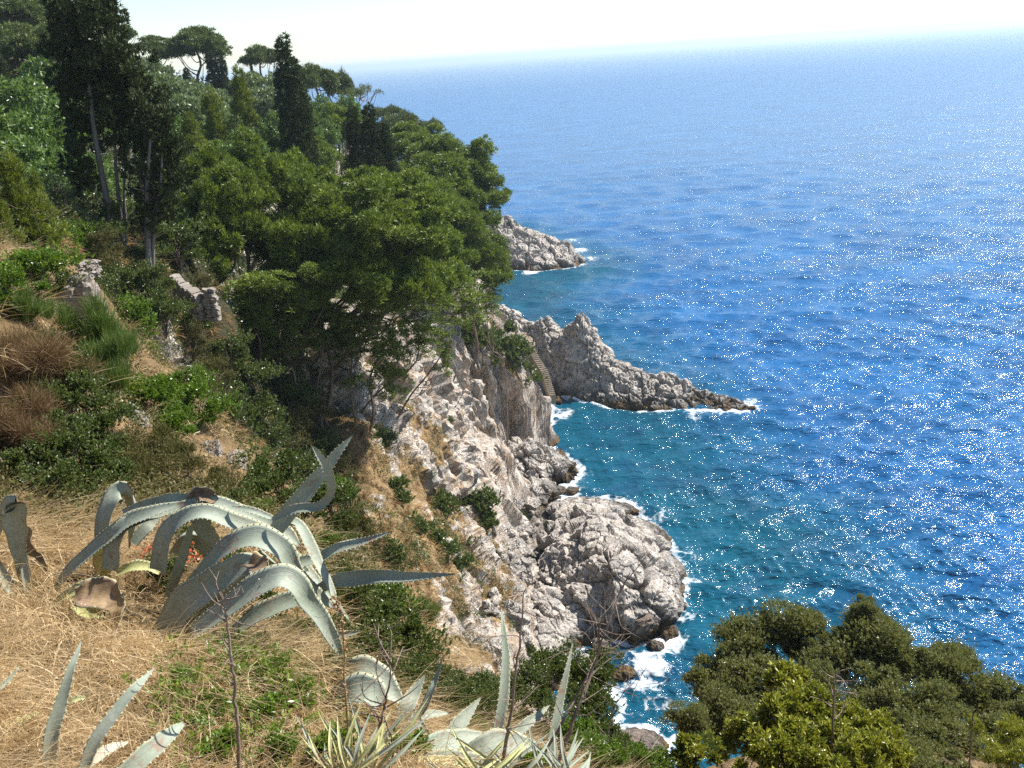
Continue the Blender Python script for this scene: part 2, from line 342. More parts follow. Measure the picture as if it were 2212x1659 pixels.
def build_terrain():
    az = np.radians(np.linspace(-50, 48, 1150)); nr = 1250
    rc = np.geomspace(1.2, 285, 500)
    X = np.sin(az)[:, None] * rc[None]; Y = np.cos(az)[:, None] * rc[None]
    Zc = heights(TER, np.c_[X.ravel(), Y.ravel()]).reshape(X.shape); Zc = np.maximum(Zc, -5)
    # rows spaced by how large a step looks, the same smoothed profile for neighbours
    dz = np.diff(Zc, axis=1); dr = np.diff(rc)[None]; dist = np.sqrt(rc[None, 1:] ** 2 + (EYE - Zc[:, 1:]) ** 2)
    ds = np.sqrt(dr ** 2 + dz ** 2) / dist
    ds = np.where((Zc[:, 1:] < -2), ds * 0.15, ds)
    k = np.hanning(61); k /= k.sum()
    ds = np.apply_along_axis(lambda c: np.convolve(np.pad(c, 30, mode='edge'), k, 'valid'), 0, ds)
    s = np.concatenate([np.zeros((len(az), 1)), np.cumsum(ds, 1)], 1)
    R = np.empty((len(az), nr))
    for i in range(len(az)): R[i] = np.interp(np.linspace(0, s[i, -1], nr), s[i], rc)
    X = np.sin(az)[:, None] * R; Y = np.cos(az)[:, None] * R
    XY = np.c_[X.ravel(), Y.ravel()]
    Z = np.maximum(heights(TER, XY), -5.0)
    V = np.c_[XY, Z]; sh = (len(az), nr)
    G3 = V.reshape(sh + (3,))
    ta = np.gradient(G3, axis=0); tb = np.gradient(G3, axis=1)
    nrm = unit(np.cross(ta, tb)); nrm[nrm[..., 2] < 0] *= -1
    nrm = nrm.reshape(-1, 3); slope = nrm[:, 2]
    d = np.sqrt((XY ** 2).sum(1))
    # vegetation weight: flat ground and authored patches
    veg = np.clip((slope - 0.6) * 2.0, 0, 1) * np.where(V[:, 1] < 60, np.clip((V[:, 2] - 7) / 5, 0, 1), 1)
    for x, y, z, r, wt in VEG:
        q = ((V - (x, y, z)) ** 2).sum(1) / r ** 2; veg = np.maximum(veg, wt * np.exp(-q * 0.8))
    low = np.clip((V[:, 2] - 2.0) / 2, 0, 1); veg = veg * low
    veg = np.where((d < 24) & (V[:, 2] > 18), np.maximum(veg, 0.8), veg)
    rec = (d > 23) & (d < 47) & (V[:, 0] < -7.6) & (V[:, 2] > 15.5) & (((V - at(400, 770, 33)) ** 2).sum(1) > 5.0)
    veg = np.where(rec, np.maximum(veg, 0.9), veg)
    # rock relief: tilted slabs, blocks and cracks; soft on grass
    c, s_ = math.cos(0.6), math.sin(0.6)
    T = np.c_[V[:, 0] * c + V[:, 2] * s_, V[:, 1], (-V[:, 0] * s_ + V[:, 2] * c) * 0.62]
    Tw = T + 0.6 * np.c_[fbm(V, 0.5, 3, 5), fbm(V, 0.5, 3, 9), fbm(V, 0.5, 3, 13)]
    f1, f2, cid, fa = worley(Tw, 0.42, 3); g1, g2, gid, ga = worley(Tw, 1.15, 8)
    edge = np.clip((f2 - f1) * 6.0, 0, 1); edge2 = np.clip((g2 - g1) * 5.0, 0, 1)
    rough = np.clip((d - 9) / 25, 0.0, 1)
    h1, h2, hid, ha = worley(Tw, 3.0, 15)
    sx = (T[:, 0] * 0.8 + 0.9 * fbm(V, 0.25, 3, 97) + 0.25 * fbm(V, 1.2, 3, 98)) * 0.75; saw = sx - np.floor(sx); saw = np.where(saw < 0.8, saw / 0.8, (1 - saw) / 0.2)
    rk = (saw - 0.5) * 0.55 + ha * 0.16 - np.clip(1 - (h2 - h1) * 5, 0, 1) * 0.05 + 1.0 * fbm(T, 0.2, 4, 21) + (cid - 0.5) * 1.0 + fa * 1.3 + (edge - 1) * 0.35 + (gid - 0.5) * 0.30 + ga * 0.42 + (edge2 - 1) * 0.14 + 0.22 * ridged(T, 1.2, 4, 31)
    sf = 0.6 * fbm(V, 0.35, 5, 41)
    m = np.clip((veg - 0.35) * 3, 0, 1)
    amt = (rk * (1 - m) + (sf + 0.25 * rk) * m) * rough + 0.14 * fbm(V, 1.3, 5, 51) * (1 - rough)
    amt = amt * np.clip((V[:, 2] - 0.5) / 5.0, 0.22, 1) 
    V = V + nrm * amt[:, None]
    i = np.arange(sh[0] - 1)[:, None] * nr; j = np.arange(nr - 1)[None]
    F = np.stack([i + j, i + nr + j, i + nr + j + 1, i + j + 1], -1).reshape(-1, 4)
    me = mesh_from("cliff", V, F, M['cliff'], False, {"veg": veg, "litter_shade": np.clip((-7.5 - V[:, 0]) / 2, 0, 1) * np.clip((d - 24) / 6, 0, 1) * np.clip((V[:, 2] - 12) / 4, 0, 1)})  # dark litter mask, stretched over the recess to paint its shade
    o = link("cliff", me); tag(o, "pale limestone cliff and dry grassy slope falling to the sea", kind='structure')
    return V, veg, slope, nrm, d
# ------------------------------------------------------------------ materials
M = {}
M['cliff'] = rock_mat("cliff_limestone", veg=True)
M['rock'] = rock_mat("sea_limestone", tone=(0.53, 0.475, 0.415), warm_amt=0.14, grey=(0.35, 0.325, 0.30))
M['dark_rock'] = rock_mat("wet_limestone", tone=(0.22, 0.165, 0.13), grey=(0.15, 0.12, 0.10), warm_amt=0.1)
M['bank_rock'] = rock_mat("bank_limestone", tone=(0.40, 0.35, 0.30), grey=(0.25, 0.235, 0.22), wet=False, k=2.5, warm_amt=0.3)

# ------------------------------------------------------------------ rock masses that stand in the sea: own local height field
FOOT = []   # waterlines for foam
def rock_mass(name, ctrl, label, cat, shore, res=0.1, pad=1.5, seed=0, amp=1.0, mat='rock', blocks=(0.45, 1.4), group=None, flat=0.5, base=-1.6):
    """ctrl: measured points; shore: closed waterline in plan"""
    sh = np.array(shore)[:, :2]; FOOT.append(np.vstack([sh, sh[:1]]))
    cen = sh.mean(0)
    # points outside the waterline pull the sides under the water
    e = np.roll(sh, -1, 0) - sh; nrm = np.c_[e[:, 1], -e[:, 0]]; nrm = nrm / (np.linalg.norm(nrm, axis=1)[:, None] + 1e-9)
    area = 0.5 * np.sum(sh[:, 0] * np.roll(sh[:, 1], -1) - np.roll(sh[:, 0], -1) * sh[:, 1])
    if area < 0: nrm = -nrm
    nv = unit(nrm + np.roll(nrm, 1, 0)); out = sh + nv * 0.9
    C = np.vstack([np.array(ctrl), np.c_[sh, np.zeros(len(sh))], np.c_[out, np.full(len(sh), base)]])
    mdl = fit(C, 0.12)
    lo = sh.min(0) - pad; hi = sh.max(0) + pad
    nx = int((hi[0] - lo[0]) / res) + 1; ny = int((hi[1] - lo[1]) / res) + 1
    gx, gy = np.meshgrid(np.linspace(lo[0], hi[0], nx), np.linspace(lo[1], hi[1], ny), indexing='ij')
    XY = np.c_[gx.ravel(), gy.ravel()]; Z = np.maximum(heights(mdl, XY), base)
    # outside the waterline the rock stays under water
    ins = inside(XY, sh); dd = dist_poly(XY, np.vstack([sh, sh[:1]]))
    Z = np.where(ins, Z, np.minimum(Z, 0.15 - dd * 1.6)); Z = np.maximum(Z, base - 0.4)
    V = np.c_[XY, Z]; G3 = V.reshape(nx, ny, 3)
    nm = unit(np.cross(np.gradient(G3, axis=0), np.gradient(G3, axis=1))).reshape(-1, 3); nm[nm[:, 2] < 0] *= -1
    T = np.c_[V[:, 0], V[:, 1] * 0.9, V[:, 2] * 1.3 + V[:, 0] * 0.35]
    Tw = T + 0.45 * np.c_[fbm(V, 0.6, 3, seed + 5), fbm(V, 0.6, 3, seed + 9), fbm(V, 0.6, 3, seed + 13)]
    f1, f2, ci, fa = worley(Tw, blocks[0], seed + 3); g1, g2, gi, ga = worley(Tw * (1, 1, 1.4), blocks[1], seed + 8)
    h1, h2, hi_, ha = worley(Tw, blocks[1] * 2.6, seed + 18)
    a = 0.30 * fbm(T, 0.3, 3, seed) + (ci - 0.5) * 0.55 + fa * 0.9 - 0.5 * np.clip(1 - (f2 - f1) * 7, 0, 1) + (gi - 0.5) * 0.15 + ga * 0.24 - 0.2 * np.clip(1 - (g2 - g1) * 9.0, 0, 1) + ha * 0.08 + 0.04 * ridged(T, 3.0, 3, seed + 31)
    V = V + nm * (a * amp)[:, None]
    i = np.arange(nx - 1)[:, None] * ny; j = np.arange(ny - 1)[None]
    F = np.stack([i + j, i + ny + j, i + ny + j + 1, i + j + 1], -1).reshape(-1, 4)
    zc = V[F, 2].max(1) > base + 0.05; F = F[zc]
    used, inv = np.unique(F, return_inverse=True); V = V[used]; F = inv.reshape(F.shape)
    c = np.array([cen[0], cen[1], 0.0])
    o = link(name, mesh_from(name, V - c, F, M[mat], False), None, c)
    return tag(o, label, cat, group)
def inside(XY, poly):
    x, y = XY[:, 0], XY[:, 1]; r = np.zeros(len(XY), bool); n = len(poly)
    for k in range(n):
        x1, y1 = poly[k]; x2, y2 = poly[(k + 1) % n]
        c = ((y1 > y) != (y2 > y)) & (x < (x2 - x1) * (y - y1) / (y2 - y1 + 1e-12) + x1); r ^= c
    return r
def dist_poly(XY, line):
    best = np.full(len(XY), 1e9)
    for k in range(len(line) - 1):
        a, b = line[k], line[k + 1]; ab = b - a; t = np.clip(((XY - a) @ ab) / (ab @ ab + 1e-9), 0, 1)
        best = np.minimum(best, ((XY - a - t[:, None] * ab) ** 2).sum(1))
    return np.sqrt(best)

def build_rocks():
    s = on
    # jagged headland with the pointed peak
    near = [s(1205, 860), s(1245, 866), s(1310, 880), s(1400, 887), s(1480, 892), s(1560, 893), s(1610, 890)]
    far = [s(1632, 880), s(1570, 862), np.array([18.5, 93, 0]), np.array([14, 96.5, 0]), np.array([10.5, 100, 0]), np.array([6.5, 104, 0]), np.array([2.5, 108, 0]), np.array([-3, 110, 0]), np.array([-4, 102, 0]), np.array([1, 98.0, 0])]
    ctrl = [at(1065, 655, 104), at(1110, 672, 103), at(1148, 702, 101.5), at(1180, 680, 100.5), at(1205, 722, 99), at(1230, 700, 98), at(1256, 664, 97.2), at(1275, 706, 96.6), at(1295, 742, 96), at(1345, 782, 95), at(1385, 792, 94.2),
            at(1450, 802, 93), at(1490, 816, 92), at(1535, 844, 91), at(1585, 866, 90), at(1615, 878, 89.2),
            at(1215, 790, 96.3), at(1250, 800, 95), at(1300, 830, 93.2), at(1400, 850, 91.6), at(1500, 866, 90.4), at(1180, 740, 98.5), at(1255, 735, 96.3), at(1235, 830, 94.8), at(1140, 735, 100), at(1190, 800, 96.8)]
    rock_mass("rock_headland", ctrl, "long jagged rock headland with a sharp peak, running into the sea below the stairs", "rock headland", near + far, 0.10, 1.6, 11, 0.5, blocks=(0.75, 2.2))
    # far headland
    near = [s(1040, 578), s(1100, 584), s(1150, 588), s(1200, 585), s(1235, 580), s(1256, 573)]
    far = [s(1262, 562), np.array([12.5, 167, 0]), np.array([8.5, 171, 0]), np.array([4, 176, 0]), np.array([-3, 180, 0]), np.array([-9, 178, 0]), np.array([-9, 165, 0])]
    ctrl = [at(1050, 475, 171), at(1098, 468, 170), at(1130, 490, 169.5), at(1165, 500, 168), at(1200, 512, 167), at(1232, 528, 165.5), at(1250, 548, 164), at(1120, 530, 164.5), at(1180, 545, 163), at(1060, 530, 165.5), at(1225, 552, 163)]
    rock_mass("rock_headland", ctrl, "small far rock headland with white surf round it, showing past the pine crowns", "rock headland", near + far, 0.14, 1.6, 31, 0.75, blocks=(0.5, 1.4))
    # the low knob below the cliff
    sh = [s(1185, 945), s(1215, 985), s(1252, 1020), s(1235, 1038), s(1200, 1052), s(1130, 1062), s(1060, 1062), s(1010, 1040), s(1020, 985), np.array([-0.5, 79, 0]), np.array([1.5, 82, 0])]
    ctrl = [on(1100, 955, 3.3), on(1150, 950, 3.2), on(1190, 975, 2.4), on(1060, 975, 3.6), on(1040, 1010, 2.5), on(1100, 1000, 3.4), on(1150, 1010, 2.6), on(1200, 1015, 1.5), on(1232, 1022, 0.8), on(1100, 1040, 1.2)]
    rock_mass("rock_outcrop", ctrl, "low layered rock outcrop at the cliff foot with a small dark nose", "rock outcrop", sh, 0.07, 1.2, 51, 0.6, blocks=(0.7, 2.2))
    # the right shoulder of the cliff
    for (x, y, z), sc3, sd_, lab in (((0.7, 86.5, 2.2), (2.3, 2.8, 4.4), 61, "upright rock buttress at the right end of the cliff, just left of the stair foot"), ((-1.6, 82.5, 4.5), (2.2, 2.6, 6.0), 64, "rock buttress behind the low outcrop, left of the outermost one")):
        o = link("rock_buttress", boulder_mesh(sd_, 6, 'rock', 0.2), None, (x, y, z)); o.scale = sc3; tag(o, lab, "rock buttress")
    # the large dome
    sh = [s(1245, 1082), s(1300, 1080), s(1370, 1100), s(1440, 1160), s(1478, 1235), s(1480, 1290), s(1466, 1345), s(1400, 1385), s(1340, 1390), s(1290, 1390), s(1215, 1420), s(1165, 1380), s(1160, 1290), s(1140, 1200), s(1160, 1110)]
    ctrl = [on(1200, 1105, 1.6), on(1290, 1095, 2.0), on(1370, 1125, 2.1), on(1430, 1180, 2.1), on(1455, 1240, 1.9), on(1250, 1140, 3.6), on(1330, 1160, 3.9), on(1390, 1220, 3.7), on(1260, 1210, 4.0), on(1330, 1250, 4.1), on(1190, 1190, 2.7),
            on(1420, 1290, 2.4), on(1340, 1310, 2.9), on(1210, 1330, 2.0), on(1210, 1260, 2.2), on(1225, 1375, 0.9)]
    rock_mass("rock_dome", ctrl, "big rounded creased limestone dome at the water's edge, white surf on its right side", "rock dome", sh, 0.055, 1.2, 71, 0.75, blocks=(0.36, 1.05))
    # smooth slab and broken ground that tie the dome to the cliff foot
    sh = [s(1290, 1385), s(1240, 1425), s(1190, 1460), s(1140, 1490), s(1110, 1440), s(1110, 1330), s(1125, 1230), s(1200, 1230), s(1260, 1300)]
    ctrl = [on(1190, 1270, 2.6), on(1230, 1320, 2.2), on(1170, 1340, 2.2), on(1210, 1380, 1.5), on(1160, 1400, 1.6), on(1150, 1450, 1.0), on(1140, 1280, 2.4), on(1250, 1370, 1.1)]
    rock_mass("rock_slab", ctrl, "smooth grey tilted slab below the big dome, tying it to the cliff foot", "rock slab", sh, 0.06, 1.0, 85, 0.5, blocks=(0.33, 0.9))
    # shelf between knob and dome
    sh = [s(1235, 1062), s(1215, 1078), s(1180, 1110), s(1110, 1130), s(1070, 1110), s(1040, 1060), s(1120, 1050), s(1190, 1052)]
    ctrl = [on(1100, 1085, 1.4), on(1160, 1075, 1.1), on(1200, 1066, 0.7), on(1080, 1070, 1.8)]
    rock_mass("rock_shelf", ctrl, "flat rock shelf between the low outcrop and the big dome", "rock shelf", sh, 0.06, 1.0, 81, 0.5, blocks=(0.8, 2.4))
    # lone brown rock in front
    sh = [s(1312, 1590), s(1340, 1545 + 40), s(1400, 1580), s(1448, 1600), s(1450, 1640), s(1400, 1672), s(1330, 1672), s(1300, 1640)]
    ctrl = [on(1370, 1590, 1.3), on(1400, 1605, 1.1), on(1345, 1600, 1.2), on(1370, 1630, 1.0)]
    rock_mass("sea_rock", ctrl, "lone smooth brown rock awash just off the near shore", "rock", sh, 0.05, 1.0, 91, 0.22, mat='dark_rock', blocks=(0.6, 1.8))

def boulder_mesh(seed, sub=5, mat='rock', jag=0.25, sq=(1, 0.8, 0.62)):
    import bmesh
    bm = bmesh.new(); bmesh.ops.create_icosphere(bm, subdivisions=sub, radius=1.0)
    V = np.array([v.co[:] for v in bm.verts]); F = np.array([[v.index for v in f.verts] for f in bm.faces]); bm.free()
    rg = np.random.default_rng(seed)
    for k in range(9):                     # flat broken sides
        n = unit(rg.normal(size=3)); h = rg.uniform(0.55, 0.85); d = V @ n; V = V - np.maximum(d - h, 0)[:, None] * n * 0.92
    f1, f2, ci, fa = worley(V + 0.2 * np.c_[fbm(V, 1.5, 2, seed), fbm(V, 1.5, 2, seed + 3), fbm(V, 1.5, 2, seed + 6)], 1.6, seed)
    a = jag * (fbm(V, 1.1, 4, seed) + (ci - 0.5) * 0.5 - 0.5 * np.clip(1 - (f2 - f1) * 4, 0, 1) + 0.3 * ridged(V, 3, 3, seed + 5))
    g1, g2, gi, ga = worley(V, 4.5, seed + 9); a = a + 0.10 * ga
    V = V * (1 + a[:, None]) * np.array(sq)
    return mesh_from("boulder", V, F, M[mat], False)
def build_boulders():
    ms = [boulder_mesh(300 + k, 4) for k in range(6)]
    big = [  # u, v, z, radius m, label
        (1380, 1345, 0.9, 1.35, "dark wedge boulder leaning over the cavity at the dome's foot"),
        (1215, 1360, 0.9, 0.9, "pale rounded boulder below the dome beside the smooth grey slab"),
        (1330, 1320, 1.7, 0.6, "small block lodged in the crease of the dome"),
        (1190, 1430, 0.9, 1.3, "large squat boulder at the near end of the boulder field"),
        (1150, 1475, 0.9, 0.8, "rounded boulder next to the cliff foot, nearest of the field"),
        (1260, 1435, 0.6, 0.9, "grey boulder in shade under the bushes at the near shore"),
        (1345, 1455, 0.0, 0.9, "dark brown wet boulder in the gap where the surf runs in"),
        (1300, 1400, 0.5, 0.9, "boulder half in shadow between dome and near shore"),
        (1150, 1090, 1.9, 1.0, "angular boulder on the shelf above the surf"),
        (1095, 1105, 2.3, 0.9, "pale block at the top of the boulder field below the outcrop"),
        (1075, 1010, 3.6, 0.9, "smooth pale boulder on the left shoulder of the low outcrop"),
        (1040, 1045, 3.2, 0.7, "small pale boulder under the cliff overhang"),
        (1238, 1062, 0.2, 0.7, "dark wet rock at the waterline beside the small surf inlet"),
        (1440, 1370, 0.0, 0.9, "brown weedy rock in the surf right of the dome's foot"),
        (1415, 1395, 0.0, 0.7, "lowest brown rock splashed by surf at the dome's foot"),
        (1625, 882, 0.2, 0.45, "tiny black rock off the tip of the jagged headland"),
        (1205, 866, 0.1, 0.8, "flat brown rock in the water at the foot of the stairs")]
    rg = np.random.default_rng(5)
    for k, (u, v, z, r, lab) in enumerate(big):
        o = link("boulder", ms[k % 6], None, on(u, v, z)); dk = 'dark' in lab or 'brown' in lab
        if dk:
            o.data = ms[k % 6].copy(); o.data.materials[0] = M['dark_rock']
        o.rotation_euler = (rg.uniform(-.4, .4), rg.uniform(-.4, .4), rg.uniform(0, 6.3)); o.scale = (r, r, r)
        tag(o, lab, "boulder")
    # loose rubble between cliff and dome
    n = 0
    for k in range(900):
        if n >= 230: break
        t = rg.uniform(0, 1); v = 1100 + t * 370; u = 1085 + 35 * t + rg.normal() * 34 + 22 * math.sin(t * 5)
        if u < 1050 or u > 1230: continue
        p = hit(u, v); r = float(np.clip(rg.lognormal(-1.05, 0.5), 0.16, 0.95))
        o = link("boulder", ms[k % 6], None, (p[0], p[1], p[2] + r * 0.45)); o.rotation_euler = (rg.uniform(-3, 3), rg.uniform(-.6, .6), rg.uniform(0, 6.3))
        o.scale = (r, r * rg.uniform(.7, 1.1), r * rg.uniform(.7, 1.1)); n += 1
        tag(o, "loose pale boulder in the rubble strip between the cliff foot and the dome", "boulder", "boulders strewn along the cliff foot")
    # shore boulders at the knob and in the cove
    for k in range(36):
        u = rg.uniform(1030, 1200); v = 1052 + rg.normal() * 12 + (u - 1030) * 0.05; r = float(rg.uniform(0.2, 0.5))
        p = on(u, v, 1.4 - (u - 1030) / 170); o = link("boulder", ms[k % 6], None, p); o.rotation_euler = (rg.uniform(-3, 3), rg.uniform(-.6, .6), rg.uniform(0, 6.3)); o.scale = (r, r, r * 0.8)
        tag(o, "loose block on the shelf below the low layered outcrop", "boulder", "blocks on the rock shelf")
    # rocks on the near bank
    mb = [boulder_mesh(400 + k, 5, 'bank_rock', 0.3, (1, 0.8, 0.8)) for k in range(3)]
    for k, (u, v, r, s, lab) in enumerate([(150, 690, 0.75, (1, .8, 1.5), "weathered grey rock standing out of the dry grass bank at left"), (175, 585 + 45, 0.6, (1, 1, .8), "brown rock below the left dry stone wall"),
                                     (455, 985, 0.4, (.8, .8, 1.4), "white upright rock at the edge of the sunny dry grass patch"), (500, 1010, 0.6, (1.2, .8, .8), "low pale rock under the sunny dry grass patch"),
                                     (290, 905, 0.5, (1, .8, 1.1), "grey rock half hidden behind the bright green bush at left"), (1000, 1485, 0.35, (1.5, .9, .5), "pale flat rock slab in the sun above the lower bushes")]):
        p = hit(u, v); o = link("boulder", mb[k % 3], None, p); o.scale = tuple(r * (0.45 if u > 250 and u < 600 else 0.7) * q for q in s); o.rotation_euler = (0.3 * k, 0.2, 1.3 * k); tag(o, lab, "boulder")

# ------------------------------------------------------------------ sea
def sea_mat():
    a = N("sea_water"); p = a.pos()
    sh = a.attr("shallow"); fo = a.attr("foam")
    med = a.noise(a.scaled(p, 0.05, 0.09, 0.1), 1.0, 4, 0.6)
    deep = a.mix(a.ramp(med, [(0.35, 0.0), (0.65, 1.0)]), (0.009, 0.078, 0.215), (0.014, 0.115, 0.30))
    s2 = a.math('ADD', sh, a.math('MULTIPLY', a.math('SUBTRACT', med, 0.5), 0.8))
    c = a.mix(a.ramp(s2, [(0.25, 0.0), (0.9, 1.0)]), deep, (0.004, 0.070, 0.115))
    dk = a.ramp(a.noise(a.scaled(p, 0.12, 0.12, 0.1), 1.0, 5, 0.65), [(0.48, 0.0), (0.62, 1.0)])
    c = a.mix(a.math('MULTIPLY', a.math('MULTIPLY', dk, sh), 0.55), c, (0.006, 0.035, 0.09))
    # ripples
    w1 = a.noise(a.scaled(p, 0.42, 1.35, 1, (0, 0, -0.22)), 1.0, 3, 0.55, 0.8)
    w2 = a.noise(a.scaled(p, 1.5, 3.9, 1, (0, 0, -0.12)), 1.0, 3, 0.6, 0.5)
    w3 = a.noise(a.scaled(p, 7, 10, 1, (0, 0, 0.1)), 1.0, 2, 0.6)
    h = a.math('ADD', a.math('MULTIPLY', w1, 3.4), a.math('ADD', a.math('MULTIPLY', w2, 1.35), a.math('MULTIPLY', w3, 0.14)))
    gust = a.math('ADD', 0.55, a.math('MULTIPLY', a.ramp(a.noise(a.scaled(p, 0.035, 0.10, 1, (0, 0, -0.2)), 1.0, 4, 0.6), [(0.35, 0.0), (0.65, 1.0)]), 0.8)); h = a.math('MULTIPLY', h, gust)
    nb = a.bump(h, 1.0, 0.108)
    wat = a.bsdf(c, a.attr("ruffle"), 0.5, nb, 1.33)
    # foam
    fn = a.noise(a.scaled(p, 1, 1, 1), 1.1, 10, 0.75, 1.5); fe = a.voro(a.scaled(p, 1, 1, 1), 1.3)
    lace = a.math('ADD', a.math('MULTIPLY', fn, 1.5), a.math('MULTIPLY', a.math('SUBTRACT', 0.3, fe), 0.7))
    f = a.math('SUBTRACT', a.math('ADD', fo, lace), 1.55)
    f = a.ramp(f, [(0.0, 0.0), (0.10, 0.30), (0.55, 1.0)])
    cap = a.ramp(a.noise(a.scaled(p, 0.22, 0.7, 1, (0, 0, 0.2)), 1.0, 6, 0.75), [(0.72, 0.0), (0.77, 0.8)])
    f = a.math('MAXIMUM', f, cap)
    fm = a.bsdf((0.80, 0.84, 0.87), 0.9, 0.1)
    mx = a.new("ShaderNodeMixShader"); a.put(mx.inputs[0], f); a.t.links.new(wat, mx.inputs[1]); a.t.links.new(fm, mx.inputs[2])
    return a.done(mx.outputs[0])
SHORE = [(3.5, 40), (5.0, 44), (3.5, 47.5)]
SHORE2 = [(4.2, 71), (4.5, 74)]
SHORE3 = [(1.5, 84), (3.6, 88), (4.2, 95)]
SHORE4 = [(-3.2, 112), (-3.5, 125), (-5, 140), (-5, 150), (-5, 158)]
def build_sea():
    dep = np.radians(np.r_[np.linspace(58, 3.0, 760), np.geomspace(2.95, 0.045, 150)])
    r = EYE / np.tan(dep); az = np.radians(np.linspace(-62, 62, 1150))
    X = np.sin(az)[:, None] * r[None]; Y = np.cos(az)[:, None] * r[None]
    XY = np.c_[X.ravel(), Y.ravel()]; rr = np.tile(r, len(az)); drr = np.tile(np.gradient(r), len(az))
    Z = np.zeros(len(XY)); DX = np.zeros(len(XY)); DY = np.zeros(len(XY))
    rg = np.random.default_rng(3)
    main = math.radians(-106)     # waves travel towards the shore and the viewer
    for k in range(46):
        L = 13.0 * (0.905 ** k) * rg.uniform(0.9, 1.1); L = max(L, 0.22)
        amp = 0.0165 * L ** 0.9 * rg.uniform(0.6, 1.3) * (0.5 if L > 4.5 else 1)
        th = main + rg.normal() * 0.55; kx, ky = math.cos(th) * 2 * math.pi / L, math.sin(th) * 2 * math.pi / L
        f = np.clip(L / (3.0 * drr) - 0.5, 0, 1); m = f > 0
        ph = kx * XY[m, 0] + ky * XY[m, 1] + rg.uniform(0, 6.3) + 0.9 * np.sin(XY[m, 0] * 0.031 * (1 + k % 3) + k) + 0.9 * np.sin(XY[m, 1] * 0.027 * (1 + k % 4) + 2 * k)
        Z[m] += f[m] * amp * np.sin(ph); q = 0.8 * amp
        DX[m] += f[m] * q * np.cos(ph) * math.cos(th); DY[m] += f[m] * q * np.cos(ph) * math.sin(th)
    # surf
    lines = FOOT + [np.array(l, float) for l in (SHORE, SHORE2, SHORE3)]
    near = rr < 230; d = np.full(len(XY), 99.0); q = XY[near]; dm = np.full(len(q), 99.0)
    for l in lines: dm = np.minimum(dm, dist_poly(q, l))
    d[near] = dm
    P3 = np.c_[XY, np.zeros(len(XY))]; jit = np.zeros(len(XY)); jit[near] = fbm(P3[near], 0.16, 3, 77); j2 = np.zeros(len(XY)); j2[near] = fbm(P3[near], 0.6, 3, 78)
    foam = np.clip(0.98 - d / (1.1 + 2.2 * np.clip(jit + 0.15, 0, 1)), -1, 1.05)
    for u, v, ru, st in ((1210, 895, 2.2, 0.72), (1450, 885, 1.5, .7), (1420, 888, 1.5, .8), (1240, 862, 1.3, .8), (1215, 1062, 1.2, 1.0), (1150, 588, 2.6, .9), (1190, 583, 2.4, .9), (1250, 540, 3.5, .72), (1270, 560, 3.2, .62), (1500, 905, 2.5, .5), (1230, 520, 3, .6),
                         (1440, 1385, 1.6, .95), (1400, 1430, 1.8, .85), (1390, 1480, 1.8, .68), (1420, 1520, 2.0, .58), (1370, 1540, 1.6, .55), (1490, 1200, 1.6, .62), (1430, 1120, 1.6, .6), (1500, 1260, 1.3, .5), (1610, 870, 2.2, .6), (1500, 800, 2.5, .5), (1045, 580, 2, .8), (1480, 1340, 1.5, .6)):
        p = on(u, v); foam[near] = np.maximum(foam[near], st * np.exp(-(((q - p[:2]) ** 2).sum(1)) / ru ** 2) * 1.3)
    foam = foam + 0.25 * np.clip(j2, -1, 1) * (foam > 0.02)
    coast = np.array([(5, 20), (5, 40), (9, 52), (9, 62), (5, 72), (6, 84), (4, 96), (0, 112), (-3, 125), (-3, 150), (5, 160), (-10, 200)], float)
    dc = np.full(len(XY), 99.0); dc[near] = dist_poly(q, coast)
    shallow = np.clip(1.15 - (dc - 3) / 24, 0, 1)
    Z = Z + 0.12 * np.clip(foam, 0, 1)
    V = np.c_[XY[:, 0] + DX, XY[:, 1] + DY, Z]; ny = len(r)
    i = np.arange(len(az) - 1)[:, None] * ny; j = np.arange(ny - 1)[None]
    F = np.stack([i + j, i + j + 1, i + ny + j + 1, i + ny + j], -1).reshape(-1, 4)
    F = F[:, ::-1]
    o = link("sea", mesh_from("sea", V, F, sea_mat(), True, {"foam": foam, "shallow": shallow, "ruffle": np.clip(0.12 + 0.20 * np.clip(np.log(rr / 120) / np.log(10), 0, 1), 0.05, 0.43)}))
    tag(o, "deep blue sea with sun glitter", kind='structure')
# ------------------------------------------------------------------ plant materials
M['pine'] = leaf_mat("pine_needles", (0.045, 0.075, 0.010), (0.185, 0.245, 0.034), tfac=0.28, young=(0.30, 0.36, 0.055))
M['young_pine'] = leaf_mat("young_pine_needles", (0.065, 0.095, 0.014), (0.19, 0.23, 0.038), tfac=0.35, young=(0.27, 0.30, 0.06))
M['far_pine'] = leaf_mat("far_pine_needles", (0.040, 0.058, 0.015), (0.13, 0.165, 0.040), tfac=0.25)
M['cypress'] = leaf_mat("cypress_sprays", (0.018, 0.030, 0.010), (0.058, 0.075, 0.022), tfac=0.12, rough=0.6, spec=0.2)
M['sumac'] = leaf_mat("compound_leaves", (0.048, 0.095, 0.020), (0.15, 0.235, 0.050), tfac=0.35, rough=0.4, spec=0.5, young=(0.22, 0.28, 0.14))
M['grey_leaf'] = leaf_mat("grey_green_leaves", (0.070, 0.105, 0.038), (0.19, 0.245, 0.105), tfac=0.3, rough=0.4, spec=0.5, young=(0.26, 0.31, 0.20))
M['lentisk'] = leaf_mat("dark_shrub_leaves", (0.045, 0.068, 0.016), (0.125, 0.165, 0.042), tfac=0.3, rough=0.35, spec=0.5, young=(0.20, 0.22, 0.06))
